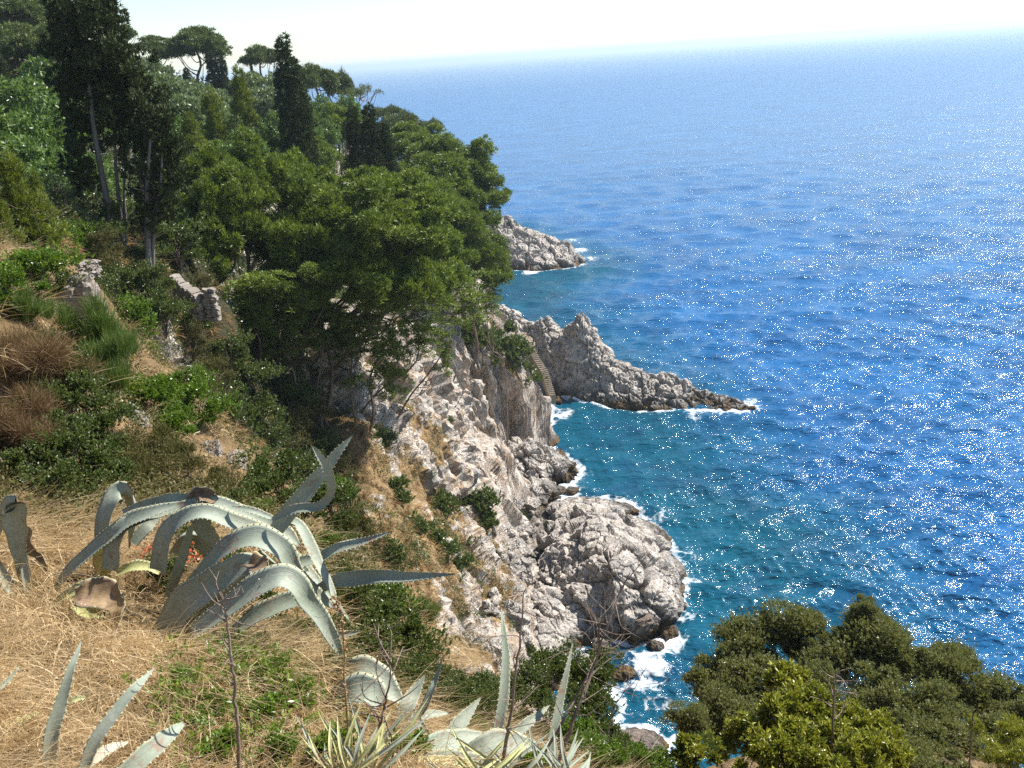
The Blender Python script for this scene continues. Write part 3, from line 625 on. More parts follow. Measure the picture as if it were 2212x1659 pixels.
M['bright'] = leaf_mat("bright_shrub_leaves", (0.055, 0.105, 0.012), (0.16, 0.26, 0.030), tfac=0.35, rough=0.35, spec=0.5, young=(0.30, 0.34, 0.06))
M['heather'] = leaf_mat("olive_brown_shrub", (0.060, 0.060, 0.020), (0.145, 0.135, 0.045), tfac=0.25, rough=0.6, spec=0.2, young=(0.20, 0.15, 0.07))
M['broom'] = leaf_mat("broom_blades", (0.055, 0.10, 0.020), (0.14, 0.20, 0.05), tfac=0.3, rough=0.5)
M['rust'] = leaf_mat("rusty_twigs", (0.10, 0.062, 0.032), (0.24, 0.155, 0.085), tfac=0.2, rough=0.7, spec=0.1, young=(0.12, 0.15, 0.04))
M['olive'] = leaf_mat("grey_olive_leaves", (0.085, 0.10, 0.035), (0.24, 0.25, 0.10), tfac=0.4, rough=0.4, spec=0.4, young=(0.30, 0.30, 0.15))
M['laurel'] = leaf_mat("yellow_green_leaves", (0.09, 0.12, 0.012), (0.34, 0.34, 0.05), tfac=0.3, rough=0.3, spec=0.5, young=(0.55, 0.52, 0.15))
M['straw'] = leaf_mat("straw", (0.36, 0.255, 0.13), (0.72, 0.57, 0.35), trans=(1, 0.9, 0.7), tfac=0.3, rough=0.6, spec=0.25, young=(0.85, 0.72, 0.46))
M['scree_grass'] = leaf_mat("cliff_straw", (0.16, 0.10, 0.045), (0.42, 0.28, 0.13), trans=(1, 0.9, 0.7), tfac=0.25, rough=0.6, spec=0.2, young=(0.62, 0.46, 0.22))
M['red'] = leaf_mat("red_berries", (0.22, 0.035, 0.012), (0.5, 0.10, 0.03), trans=(1, 0.5, 0.4), tfac=0.1)
M['bark'] = bark_mat("pine_bark", (0.10, 0.07, 0.05), (0.24, 0.18, 0.14))
M['grey_bark'] = bark_mat("cypress_bark", (0.10, 0.09, 0.08), (0.26, 0.23, 0.20))
M['twig'] = bark_mat("dry_twig", (0.13, 0.095, 0.075), (0.34, 0.27, 0.22), 20)
M['twig_orange'] = bark_mat("orange_stalk", (0.25, 0.14, 0.07), (0.50, 0.33, 0.18), 20)

# ------------------------------------------------------------------ foliage builders
def clump_leaves(clumps, dens, nb, L, W, rng, upb=0.6, spread=0.7, lo=-0.35, jit=0.12, cull=0.72, inner=0.12):
    """clumps: (x,y,z,rx,ry,rz); tufts of nb blades on their skins, denser on top; tufts deep in other clumps are dropped"""
    C = np.array(clumps, float); P = []; Dn = []; tn = []
    for c in C:
        a = 4 * math.pi * ((c[3] * c[4]) ** 1.6 / 3 + (c[3] * c[5]) ** 1.6 / 3 + (c[4] * c[5]) ** 1.6 / 3) ** (1 / 1.6)
        n = max(4, int(a * dens)); d = sphere_dirs(n, rng); d = d[d[:, 2] > lo + rng.normal(size=n) * 0.15]
        r = 1 - np.abs(rng.normal(size=len(d))) * jit; deep = rng.random(len(d)) < inner; r[deep] *= rng.uniform(0.4, 0.9, deep.sum())
        P.append(c[:3] + d * c[3:6] * r[:, None]); Dn.append(unit(d / c[3:6])); tn.append(np.full(len(d), rng.uniform(-0.12, 0.12)))
    P = np.concatenate(P); Dn = np.concatenate(Dn); tn = np.concatenate(tn)
    if len(C) > 1:
        m = np.zeros(len(P))
        for c in C: m += (((P - c[:3]) / c[3:6]) ** 2).sum(1) < cull ** 2
        keep = m < 1.5 - (cull > 0.99); keep = (m < 2); P, Dn, tn = P[keep], Dn[keep], tn[keep]
    ax = unit(Dn + np.array([0, 0, upb]))
    n = len(P); A = np.repeat(ax, nb, 0); B = unit(A + spread * rng.normal(size=(n * nb, 3)))
    tuft = np.clip(0.45 + tn + 0.16 * rng.normal(size=n) + 0.12 * ax[:, 2], 0, 1)  # upward tufts tinted lighter, so light from above is put into the colour
    tint = np.clip(np.repeat(tuft, nb) + 0.08 * rng.normal(size=n * nb), 0, 1)
    base = np.repeat(P, nb, 0) + B * (L * 0.1) + rng.normal(size=(n * nb, 3)) * L * 0.18
    return leaves(base, B, L * rng.uniform(0.65, 1.25, n * nb), W * rng.uniform(0.7, 1.2, n * nb), rng, tint)
def crown_mesh(name, clumps, mat, dens, nb, L, W, seed, **k):
    rng = np.random.default_rng(seed); V, F, t = clump_leaves(clumps, dens, nb, L, W, rng, **k)
    return mesh_from(name, V, F, M[mat], False, {"tint": t})
def pine_clumps(R, H, n, rng, flat=0.8, pad=1.0):
    """puffs over a domed crown, centre at origin"""
    out = []
    for k in range(n):
        d = unit(rng.normal(size=3)); d[2] = abs(d[2]) * 1.1 - 0.35; d = unit(d)
        rr = rng.uniform(0.55, 1.0); lump = 1 + 0.18 * math.sin(3 * math.atan2(d[1], d[0]) + R)
        p = d * np.array([R, R, H / 2]) * rr * lump; r = pad * rng.uniform(0.6, 1.15)
        out.append((*p, r * 0.8, r * 0.8, r * flat * 0.8))
        for q in range(6):
            e = unit(rng.normal(size=3) + (0, 0, 0.35)); r2 = r * rng.uniform(0.28, 0.46); out.append((*(p + e * (r * 0.78, r * 0.78, r * flat * 0.9)), r2, r2, r2 * 0.85))
    return out
def cyp_clumps(R, H, n, rng, top=0.25, low=0.0):
    out = []
    for k in range(n):
        t = rng.random() ** 0.9; prof = (1 - t) ** 0.72 * (0.75 + 0.25 * math.sin(t * 9 + R)) * (0.65 + 0.35 * min(1, t * 5)) + top * 0.3
        a = rng.uniform(0, 6.3); rr = R * prof * rng.uniform(0.45, 0.8); r = R * rng.uniform(0.22, 0.4) * (0.55 + 0.5 * prof)
        out.append((math.cos(a) * rr, math.sin(a) * rr, t * H, r, r, r * rng.uniform(1.8, 3.2)))
    return out
def limb_set(join, base, tips, r0, rng, sag=0.15):
    for tp in tips:
        tp = np.array(tp, float); m1 = base + (tp - base) * 0.4 + rng.normal(size=3) * 0.06 * np.linalg.norm(tp - base); m1[2] -= sag * np.linalg.norm(tp - base)
        pts = bez([base, m1, tp], 8); V, F = tube(pts, np.linspace(r0, r0 * 0.25, 8), 6); join.add(V, F)
def tree_trunk(top, foot, r, rng, tips=(), mat='bark', bend=0.06, fork=None):
    """trunk mesh in coordinates whose origin is the foot; top and tips relative to the foot"""
    j = Join(); top = np.array(top, float); L = np.linalg.norm(top)
    pts = bez([(0, 0, -0.6), (0, 0, 0), top * 0.35 + rng.normal(size=3) * bend * L, top * 0.7 + rng.normal(size=3) * bend * L, top], 14)
    V, F = tube(pts, np.linspace(r * 1.25, r * 0.45, 14), 8); j.add(V, F)
    for k, tp in enumerate(tips):
        b = pts[6 + (k % 7)]; limb_set(j, b, [tp], r * 0.4, rng)
    return j.mesh("trunk", M[mat], True)
def place_tree(name, crown_me, u, v, Y, drop_to_ground=True, rot=0.0, sc_=1.0, label="", group=None, trunk_r=0.12, mat='bark', foot=None, tips=6, seed=1, crown_r=2.0, lift=0.0, cat="tree"):
    """crown centre on the sight line (u,v) at depth Y, trunk to the ground below it"""
    rng = np.random.default_rng(seed); c = at(u, v, Y)
    fx, fy = (foot[0], foot[1]) if foot is not None else (c[0] + rng.normal() * 0.3, c[1] + rng.normal() * 0.3)
    f = np.array([fx, fy, ground(fx, fy) - 0.1])
    if c[2] - f[2] < 0.4: f[2] = c[2] - 0.4
    t = thing(name, f, label, cat, group)
    cr = link("crown", crown_me, t, c - f); cr.rotation_euler = (0, 0, rot); cr.scale = (sc_,) * 3 if isinstance(sc_, (int, float)) else sc_
    if trunk_r:
        tp = [(c - f) + unit(rng.normal(size=3) * (1, 1, 0.35)) * crown_r * 0.75 for _ in range(tips)]
        link("trunk", tree_trunk((c - f) + (0, 0, crown_r * 0.2), None, trunk_r, rng, tp, mat), t)
    return t

def shrub_mesh(seed, R, n_tip, nl, L, W, mat, flat=0.8, up=0.7, lumps=7, hexa=False, spread=0.55, droop=0.0):
    """leaf rosettes at the ends of twigs spread through an uneven body, foot at the origin"""
    rng = np.random.default_rng(seed)
    lumps = lumps + 6; lc = unit(rng.normal(size=(lumps, 3))) * (1, 1, 0.75) * R * rng.uniform(0.35, 0.95, (lumps, 1)) + (0, 0, R * flat); lr = R * rng.uniform(0.18, 0.5, lumps)
    k = rng.integers(0, lumps, n_tip); d = sphere_dirs(n_tip, rng); d[:, 2] = np.abs(d[:, 2]) * 1.1 - 0.3; d = unit(d)
    r = 1 - np.abs(rng.normal(size=n_tip)) * 0.3; r = np.where(rng.random(n_tip) < 0.16, rng.uniform(1.0, 1.45, n_tip), r)
    P = lc[k] + d * (lr[k] * r)[:, None] * (1, 1, 0.9); P[:, 2] = np.maximum(P[:, 2], 0.02)
    ax = unit(d + (0, 0, up)); A = np.repeat(ax, nl, 0); n = len(A); B = unit(A + spread * rng.normal(size=(n, 3)))
    base = np.repeat(P, nl, 0) - np.repeat(ax, nl, 0) * (rng.random(n)[:, None] * L * 1.2)
    tint = np.clip(np.repeat(np.clip(0.42 + 0.17 * rng.normal(size=n_tip) + 0.1 * ax[:, 2], 0, 1), nl) + 0.09 * rng.normal(size=n), 0, 1)  # rosettes facing up are coloured lighter, as painted top light
    Ls = L * rng.uniform(0.6, 1.2, n); Ws = W * rng.uniform(0.75, 1.2, n)
    if not hexa: V, F, t = leaves(base, B, Ls, Ws, rng, tint, droop=droop)
    else: V, F, t = hex_leaves(base, B, Ls, Ws, rng, tint)
    me = mesh_from("foliage", V, F, M[mat], False, {"tint": t})
    j = Join()
    for i in range(min(16, n_tip)):
        q = P[rng.integers(0, n_tip)]; m = q * 0.5 + rng.normal(size=3) * R * 0.06
        VV, FF = tube(bez([(0, 0, -R * 0.1), m * (0.6, 0.6, 1), q], 6), np.linspace(R * 0.022, R * 0.005, 6), 5); j.add(VV, FF)
    return me, j.mesh("stem", M['twig'], True)
def hex_leaves(P, D, L, W, rng, tint):
    n = len(P); S = unit(np.cross(D, rng.normal(size=(n, 3)))); Nn = np.cross(S, D); L = L[:, None]; W = W[:, None]
    b = P; t = P + D * L - Nn * L * 0.12
    up = Nn * W * 0.16
    l1 = P + D * L * 0.32 + S * W * 0.42 + up; l2 = P + D * L * 0.70 + S * W * 0.36 + up
    r1 = P + D * L * 0.32 - S * W * 0.42 + up; r2 = P + D * L * 0.70 - S * W * 0.36 + up
    V = np.stack([b, l1, l2, t, r2, r1], 1).reshape(-1, 3); i = np.arange(n) * 6
    F = np.concatenate([np.c_[i, i + 1, i + 2, i + 3], np.c_[i, i + 3, i + 4, i + 5]])
    return V, F, np.repeat(tint, 6)
def place_shrub(meshes, name, u, v, Y, Rpx, label, cat="shrub", group=None, R0=0.5, rot=None, seed=0, stretch=1.0, fit_ground=True):
    rng = np.random.default_rng(seed * 13 + 5); s = Rpx * Y / FPX / R0
    if fit_ground and Y < 17:
        h = hit(u, v + Rpx * 0.75, 1.8, 30)
        if h[1] < Y: Y = h[1]; s = Rpx * Y / FPX / R0
    s *= 1.45 if (600 < u < 1350 and v > 1200) else 1.22; c = at(u, v, Y); c[2] -= R0 * s * 0.8
    me, st = meshes[seed % len(meshes)]
    t = thing(name, c, label, cat, group); t.rotation_euler = (0, 0, rng.uniform(0, 6.3) if rot is None else rot); t.scale = (s, s, s * stretch)
    link("foliage", me, t); link("stem", st, t); return t
def blades(P, D, L, W, rng, tint, bend, seg=3):
    """curved grass blades: base P, direction D, ending bent along 'bend'"""
    n = len(P); S = unit(np.cross(D, rng.normal(size=(n, 3)))); rows = []
    for k in range(seg + 1):
        t = k / seg; c = P + D * (L * t)[:, None] + bend * (L * t * t)[:, None]; wd = (W * (1 - t) ** 0.7 * 0.5)[:, None] + 0.0002
        rows.append(np.stack([c + S * wd, c - S * wd], 1))
    V = np.stack(rows, 1).reshape(-1, 3); i = (np.arange(n) * (seg + 1) * 2)[:, None]; k = (np.arange(seg) * 2)[None]
    F = np.stack([i + k, i + k + 1, i + k + 3, i + k + 2], -1).reshape(-1, 4)
    return V, F, np.repeat(tint, (seg + 1) * 2)

# ------------------------------------------------------------------ agave
def agave_mat(name, c1, c2, scar=0.52):
    a = N(name); t = a.attr("along"); e = a.attr("edge"); o = a.pos()
    n = a.noise(a.scaled(o, 1, 1, 1), 3.5, 4, 0.6); s = a.noise(o, 14, 6, 0.75, 0.5)
    c = a.mix(a.ramp(n, [(0.35, 0.0), (0.65, 1.0)]), c1, c2)
    st = a.noise(a.scaled(o, 1, 1, 1), 45, 3, 0.6); c = a.mix(a.math('MULTIPLY', a.ramp(st, [(0.45, 0.0), (0.7, 1.0)]), 0.3), c, tuple(x * 0.6 for x in c1))
    fine = a.noise(o, 4.5, 5, 0.7); sc_ = a.math('MULTIPLY', a.ramp(s, [(scar, 0.0), (scar + 0.06, 1.0)]), a.ramp(fine, [(0.5, 0.0), (0.58, 1.0)]))
    c = a.mix(sc_, c, (0.26, 0.17, 0.12))
    c = a.mix(a.ramp(e, [(0.86, 0.0), (0.97, 1.0)]), c, (0.42, 0.40, 0.26))
    c = a.mix(a.ramp(e, [(1.2 - 0.05, 0.0), (1.25, 1.0)]), c, (0.14, 0.08, 0.05))
    c = a.mix(a.ramp(t, [(0.955, 0.0), (0.985, 1.0)]), c, (0.12, 0.07, 0.05))
    cv = a.new("ShaderNodeCombineXYZ"); a.put(cv.inputs[0], a.math('MULTIPLY', t, 5)); a.put(cv.inputs[1], a.math('MULTIPLY', e, 7))
    lon = a.noise(cv.outputs[0], 2.0, 5, 0.7); c = a.mix(a.math('MULTIPLY', a.ramp(lon, [(0.42, 1.0), (0.58, 0.0)]), 0.35), c, tuple(x * 0.62 for x in c1))
    return a.done(a.bsdf(c, 0.6, 0.25, a.bump(a.math('ADD', lon, a.math('MULTIPLY', st, 0.5)), 0.3, 0.012)))
M['agave'] = agave_mat("agave_grey_green", (0.235, 0.27, 0.205), (0.36, 0.39, 0.315))
M['agave_yellow'] = agave_mat("agave_yellow_green", (0.38, 0.40, 0.16), (0.52, 0.50, 0.24))
M['agave_dead'] = agave_mat("agave_dead", (0.10, 0.065, 0.045), (0.36, 0.25, 0.13), 0.45)
M['agave_pale'] = agave_mat("agave_bleached", (0.62, 0.56, 0.44), (0.72, 0.68, 0.55), 0.7)
HINT = {'cam': (0.22, -0.76, 0.62), 'up': (0.1, -0.45, 0.9), 'upr': (0.55, -0.35, 0.75), 'left': (-0.6, -0.6, 0.5), 'right': (0.7, -0.6, 0.4), 'side': (0.2, -0.6, -0.75)}
def agave_leaf(pts, hint='cam', mat='agave', teeth=True, chan=0.22, n=34, thick=0.011, seed=0, org=None):
    """pts: (u, v, Y, width in picture units); a fleshy channelled leaf with toothed margins and end spine"""
    rg = np.random.default_rng(seed + 11); A = np.array(pts, float); q = bez(A, n)
    P = np.array([at(*r[:3]) for r in q]); wd = np.maximum(q[:, 3], 0.6) * q[:, 2] / FPX
    T = np.gradient(P, axis=0); T = unit(T); h = np.array(HINT[hint]) if isinstance(hint, str) else np.array(hint, float)
    S = unit(np.cross(T, h)); 
    for k in range(1, n):
        if S[k] @ S[k - 1] < 0: S[k] = -S[k]
    for _ in range(3): S[1:-1] = unit(S[:-2] + 2 * S[1:-1] + S[2:])
    Nn = unit(np.cross(S, T)); Nn *= np.sign((Nn @ h).sum()) or 1
    x = np.linspace(-1, 1, 9); arc = np.concatenate([[rg.uniform(-1, 1)], [rg.uniform(-1, 1)]]); s_al = np.linspace(0, 1, n)
    wob = 0.05 * np.sin(s_al * rg.uniform(18, 30) + rg.uniform(0, 6)); rows = []; ed = []
    for side in (1, -1):
        xs = x if side == 1 else x[::-1][1:-1]
        for xx in xs:
            ww = wd * 0.5 * xx * (1 + wob * np.sign(xx)); dep = chan * wd * (xx * xx - 0.35) 
            th = (thick * np.clip(wd / 0.08, 0.1, 1.2)) * (1 - xx * xx) * (0.35 if side == 1 else -1)
            rows.append(P + S * ww[:, None] + Nn * (dep + th)[:, None]); ed.append(np.full(n, abs(xx)))
    R = np.stack(rows, 1); m = R.shape[1]; V = R.reshape(-1, 3); E = np.stack(ed, 1).reshape(-1); al = np.repeat(s_al, m)
    i = np.arange(n - 1)[:, None] * m; j = np.arange(m)[None]; j2 = (j + 1) % m
    F = [np.stack([i + j, i + j2, i + m + j2, i + m + j], -1).reshape(-1, 4)]
    Vs = [V]; Es = [E]; As = [al]; nv = len(V)
    if teeth:
        L = np.concatenate([[0], np.cumsum(np.linalg.norm(np.diff(P, axis=0), axis=1))])
        for sg in (1, -1):
            edge_i = 8 if sg == 1 else 0; Eg = R[:, edge_i]
            for dist_ in np.arange(0.05, L[-1] * 0.93, 0.028):
                k = min(np.searchsorted(L, dist_), n - 2); f = (dist_ - L[k - 1]) / (L[k] - L[k - 1] + 1e-9) if k else 0; k0 = max(k - 1, 0)
                p = Eg[k0] * (1 - f) + Eg[k0 + 1] * f; o = S[k0] * sg; tt = T[k0]; hl = 0.005 + 0.003 * rg.random()
                q4 = np.array([p - tt * 0.006 - o * 0.002, p + tt * 0.006 - o * 0.002, p + o * hl + tt * 0.002 * rg.normal(), p + Nn[k0] * 0.002])
                Vs.append(q4); F.append(np.array([[nv, nv + 1, nv + 2, nv + 3]])); Es.append(np.full(4, 1.3)); As.append(np.full(4, 0.5)); nv += 4
    if mat == 'agave_dead': Vs[0] = Vs[0] + 0.012 * np.c_[vnoise(Vs[0], 22, 1), vnoise(Vs[0], 22, 2), vnoise(Vs[0], 22, 3)] + 0.02 * np.c_[vnoise(Vs[0], 9, 4), vnoise(Vs[0], 9, 5), vnoise(Vs[0], 9, 6)]
    V = np.concatenate(Vs) - (org if org is not None else 0)
    return mesh_from("leaf", V, np.concatenate(F), M[mat], True, {"along": np.concatenate(As), "edge": np.concatenate(Es)})
WIDE = 1.28
def agave(org, label, leaves_, group=None):
    k_ = 1.0
    for lf in leaves_:
        for q in lf[0][1:-1]:
            if q[1] < 1640: k_ = min(k_, hit(q[0], q[1], 1.5, 30)[1] * 0.97 / q[2])
    k_ = max(k_, 0.72); leaves_ = [([(q[0], q[1], q[2] * k_, q[3] * WIDE) for q in lf[0]],) + tuple(lf[1:]) for lf in leaves_]
    org = (org[0], org[1], org[2] * k_); print("AGAVE depth factor %.2f" % k_, label[:40])
    o3 = at(*org); t = thing("agave", o3, label, "agave", group)
    for k, lf in enumerate(leaves_):
        pts, hint, mat = lf[0], (lf[1] if len(lf) > 1 else 'cam'), (lf[2] if len(lf) > 2 else 'agave')
        c = link("leaf", agave_leaf(pts, hint, mat, seed=k, org=o3), t)
        if mat == 'agave_dead': c["label"] = "withered brown broken leaf"
    return t
# ------------------------------------------------------------------ trees
def build_trees():
    rng = np.random.default_rng(42)
    # pine crowns: (name of mesh) -> built at real size
    def pc(seed, R, H, n, pad=1.0, flat=0.8, mat='pine', dens=11, nb=18, L=0.30, W=0.06, **k):
        r = np.random.default_rng(seed); return crown_mesh("crown", pine_clumps(R, H, n, r, flat, pad), mat, dens, nb, L, W, seed, **k)
    big = pc(1, 5.4, 9.5, 95, 1.2, 0.85, nb=17); mid = [pc(2, 3.6, 6.0, 48, 1.05), pc(3, 3.2, 5.6, 42, 0.95)]; small = [pc(4, 2.3, 4.4, 24, 0.8), pc(5, 2.1, 4.0, 22, 0.75)]
    flatc = pc(6, 2.9, 1.9, 30, 0.75, 0.6)
    hang = crown_mesh("crown", [(rng.normal() * 0.7, rng.normal() * 0.6, z, 0.6, 0.6, 0.45) for z in np.linspace(-2.2, 2.2, 16)], 'pine', 10, 15, 0.28, 0.05, 8)
    def P(me, u, v, Y, lab, **k):
        if Y < 69:      # the nearer pines lean out from the recess rim, rooted uphill of their crowns
            Y2 = 43 + (Y - 45) * 0.42; q = Y2 / Y; sc0 = k.get('sc_', 1.0); k['sc_'] = sc0 * q if isinstance(sc0, (int, float)) else tuple(x * q for x in sc0); Y = Y2
            c = at(u, v, Y); fx, fy = c[0], c[1]
            for st in range(14):
                if ground(fx, fy) > c[2] - 5.5: break
                fx -= 0.5; fy += 0.25
            k['foot'] = (fx, fy); k['crown_r'] = k.get('crown_r', 2) * q
        return place_tree("pine_tree", me, u, v, Y, label=lab, cat="pine", group="pines on the cliff top", **k)
    P(big, 810, 505, 55, "largest pine, broad domed crown in the middle of the cliff-top pines", trunk_r=0.3, crown_r=4.2, seed=3, tips=12, sc_=(0.93, 0.93, 0.78))
    P(mid[0], 960, 385, 78, "pine with rounded crown right behind the largest one, touching the sea skyline", crown_r=3.2, trunk_r=0.22, rot=1.0, seed=4, sc_=(1.25, 1.0, 0.95))
    P(mid[1], 1035, 420, 80, "pine leaning out to sea with its crown as rightmost of the cliff-top pines", crown_r=2.6, trunk_r=0.2, rot=2.1, seed=5, sc_=0.68, foot=(-3.0, 80.0))
    P(mid[1], 1005, 545, 72, "pine overhanging the cliff brink just left of the far small headland", crown_r=2.6, trunk_r=0.2, rot=0.3, seed=6, sc_=(0.9, 0.9, 1.0), foot=(-5.5, 71.0))
    P(mid[0], 905, 545, 66, "pine filling the right lower side of the largest crown, dark underneath", crown_r=3, trunk_r=0.2, rot=4.3, seed=7, sc_=0.82)
    P(small[0], 655, 430, 60, "pine with bright narrow top directly under the tall slim cypress", crown_r=1.8, rot=2.0, seed=8, sc_=(0.85, 0.85, 1.1))
    P(mid[1], 665, 550, 51, "shaded pine left of the largest crown above the dark gully", crown_r=2.4, rot=3.0, seed=9, sc_=(0.72, .72, 1.0))
    P(flatc, 880, 632, 50, "low pine bough reaching out flat and bright over the cliff face", crown_r=2.2, trunk_r=0.14, foot=(-9.5, 49.5), seed=10, sc_=(1.05, 1.0, 1.25))
    P(hang, 830, 755, 50, "drooping pine tuft hanging down the cliff below the bright flat bough", crown_r=1, trunk_r=0.08, foot=(-8.2, 50.5), seed=11, sc_=(1.2, 1.1, 1.1))
    for u_, v_, Y_, s_, lb_ in ((615, 705, 45, 0.9, "ragged dark pine tuft low at the head of the recess"), (700, 705, 48, 1.0, "ragged pine tuft under the largest crown, left"), (765, 725, 50, 0.9, "ragged pine tuft under the largest crown, middle"), (905, 715, 52, 0.9, "ragged pine tuft under the flat bough's right end"), (1000, 650, 66, 1.1, "ragged pine tuft spilling over the brink at right"), (540, 650, 43, 0.9, "ragged dark pine tuft above the ruined pillar"), (1050, 650, 72, 0.8, "small pine tuft at the very brink above the stairs' head")):
        P(hang, u_, v_, Y_, lb_, crown_r=1, trunk_r=0.06, seed=int(u_), sc_=(1.3 * s_, 1.2 * s_, 0.6 * s_), rot=u_)
    P(hang, 960, 765, 60, "thin green pine tuft beside the dead hanging branches on the cliff face", crown_r=1, trunk_r=0.06, seed=12, sc_=(0.45, 0.5, 0.62))
    P(small[1], 680, 690, 55, "small ragged pine low under the largest crown at the gully head", crown_r=1.4, seed=13, sc_=(0.8, 0.8, 0.7))
    P(mid[0], 470, 440, 50, "bright green bushy pine right of the bare cypress trunks", crown_r=2.6, trunk_r=0.18, rot=1.9, seed=14, sc_=(0.66, 0.66, 0.85))
    P(mid[1], 560, 410, 54, "bright green bushy pine between the bare trunks and the tall slim cypress", crown_r=2.6, trunk_r=0.18, rot=5.9, seed=15, sc_=(0.68, 0.68, 0.8))
    P(small[0], 530, 540, 50, "pine with dark lower boughs above the ruined wall", crown_r=1.8, rot=0.9, seed=16, sc_=1.05)
    P(small[1], 430, 520, 47, "deep green pine just above the dry grass by the old wall", crown_r=1.8, rot=2.9, seed=17, sc_=(0.8, 0.8, .9))
    P(small[0], 730, 300, 88, "light green pine seen between the tall slim cypress and the short pair", crown_r=1.8, rot=0.9, seed=18, sc_=1.1)
    P(small[1], 700, 350, 80, "olive green pine at the foot of the tall slim cypress, on its right", crown_r=1.8, rot=0.5, seed=19, sc_=1.0)
    P(big, 730, 610, 49, "dark lower boughs of the pine mass above the recess", trunk_r=0.25, crown_r=3.5, seed=31, tips=10, rot=2.2, sc_=(0.62, 0.62, 0.45))
    P(mid[1], 930, 600, 64, "dark pine low at the right of the mass, over the cliff brink", crown_r=2.4, rot=3.3, seed=32, sc_=(0.9, .9, 0.75))
    P(mid[0], 1000, 470, 76, "pine in the gap between the overhanging pine and the rounded one", crown_r=2.4, rot=5.3, seed=33, sc_=(0.85, .85, 0.8))
    P(mid[0], 880, 320, 84, "light topped pine behind the short cypresses' right side", crown_r=2.4, rot=1.3, seed=34, sc_=(0.9, .9, 0.6))
    P(small[1], 1050, 590, 74, "lowest pine over the brink, touching the small cove's water", crown_r=1.6, rot=1.3, seed=35, sc_=(1.0, 1.0, 1.0), foot=(-4.2, 75))
    P(mid[1], 620, 640, 46, "dark pine at the head of the shaded recess", crown_r=2.2, rot=2.8, seed=36, sc_=(0.7, .7, 0.6))
    P(mid[0], 380, 560, 44, "dark pine crown filling the shade behind the bare twiggy trunks", crown_r=2.2, rot=0.8, seed=37, sc_=(0.6, .6, 0.7))
    # understory so that the crowns stand in scrub
    def feather(sd_):
        r = np.random.default_rng(sd_); C = []
        for k in range(46):
            t = r.random() ** 1.3; a = r.uniform(0, 6.3); R_ = 1.45 * (1 - t) ** 0.8 * r.uniform(0.3, 1.0); w_ = r.uniform(0.16, 0.30); C.append((math.cos(a) * R_, math.sin(a) * R_, -2.0 + 4.2 * t, w_, w_, w_ * r.uniform(1.8, 2.8)))
        return crown_mesh("crown", C, 'young_pine', 22, 15, 0.24, 0.038, sd_, upb=1.6, spread=0.4, lo=-0.7)
    yp = [feather(20), feather(24)]
    Yp = lambda me, u, v, Y, lab, **k: place_tree("pine_tree", me, u, v, Y, label=lab, cat="pine", group="young feathery pines", **k)
    Yp(yp[0], 470, 285, 62, "feathery yellow-green young pine standing in the grey-green thicket", crown_r=1.3, sc_=(1.1, 1.1, 1.0), seed=21)
    Yp(yp[1], 530, 262, 64, "tallest feathery yellow-green young pine, left of the tall slim cypress", crown_r=1.3, sc_=(1.0, 1.0, 1.15), seed=22)
    Yp(yp[1], 420, 320, 58, "low feathery young pine nearest the bare cypress trunks", crown_r=1.3, sc_=(0.9, 0.9, 0.7), seed=23, rot=2)
    Yp(yp[0], 45, 440, 21, "feathery bright young pine at the left frame edge above the bushes", crown_r=1.0, sc_=(0.52, 0.52, 0.42), seed=24, trunk_r=0.04)
    Yp(yp[1], 15, 520, 20, "lower feathery young pine at the left frame edge, cut by the frame", crown_r=1.0, sc_=(0.45, 0.45, 0.3), seed=25, trunk_r=0.04, rot=1)
    Yp(yp[1], 95, 470, 21.5, "small feathery pine shoot beside the dark cypress undergrowth at left", crown_r=1.0, sc_=(0.28, 0.28, 0.34), seed=26, trunk_r=0.03, rot=3)
    # skyline pines
    fp = [pc(51, 3.2, 3.4, 32, 1.0, 0.5, 'far_pine', 6, 13, 0.42, 0.09), pc(52, 2.6, 1.6, 22, 0.8, 0.42, 'far_pine', 6, 13, 0.42, 0.09), pc(53, 4.2, 5.0, 46, 1.2, 0.5, 'far_pine', 6, 13, 0.42, 0.09)]
    Fp = lambda me, u, v, Y, lab, **k: place_tree("pine_tree", me, u, v, Y, label=lab, cat="pine", group="pines along the hill crest", **{'trunk_r': 0.2, 'tips': 8, **k})
    Fp(fp[2], 418, 108, 112, "largest skyline pine with round crown and dark limbs against the sky", crown_r=4.0, sc_=(0.98, 0.98, 0.85), seed=51)
    Fp(fp[0], 335, 98, 116, "flat skyline pine just left of the largest skyline pine", crown_r=2.6, sc_=(0.7, 0.7, 0.5), seed=52)
    Fp(fp[1], 262, 78, 110, "small skyline pine peeping out right of the big dark cypress", crown_r=2, sc_=(0.6, 0.6, 0.9), seed=53)
    Fp(fp[0], 565, 128, 122, "skyline pine cut by the left side of the tall slim cypress", crown_r=2.6, sc_=(0.75, 0.75, 0.75), seed=54)
    Fp(fp[0], 680, 178, 106, "dark pine directly right of the tall slim cypress against the sea", crown_r=2.6, sc_=(0.75, 0.75, 0.85), seed=55)
    Fp(fp[1], 732, 190, 108, "layered dark pine against the sea, left of the thin umbrella pine", crown_r=2.0, sc_=(0.6, 0.6, 1.5), seed=56)
    Fp(crown_mesh("crown", pine_clumps(2.4, 1.3, 16, np.random.default_rng(5), 0.35, 0.7), 'far_pine', 3.2, 9, 0.36, 0.05, 57), 783, 203, 108, "thin see-through umbrella pine leaning over the sea", crown_r=2.2, tips=14, seed=57, foot=(-16.5, 108.0))
    Fp(fp[1], 835, 246, 128, "small umbrella pine behind the pair of short cypresses", crown_r=2.0, sc_=0.85, seed=58)
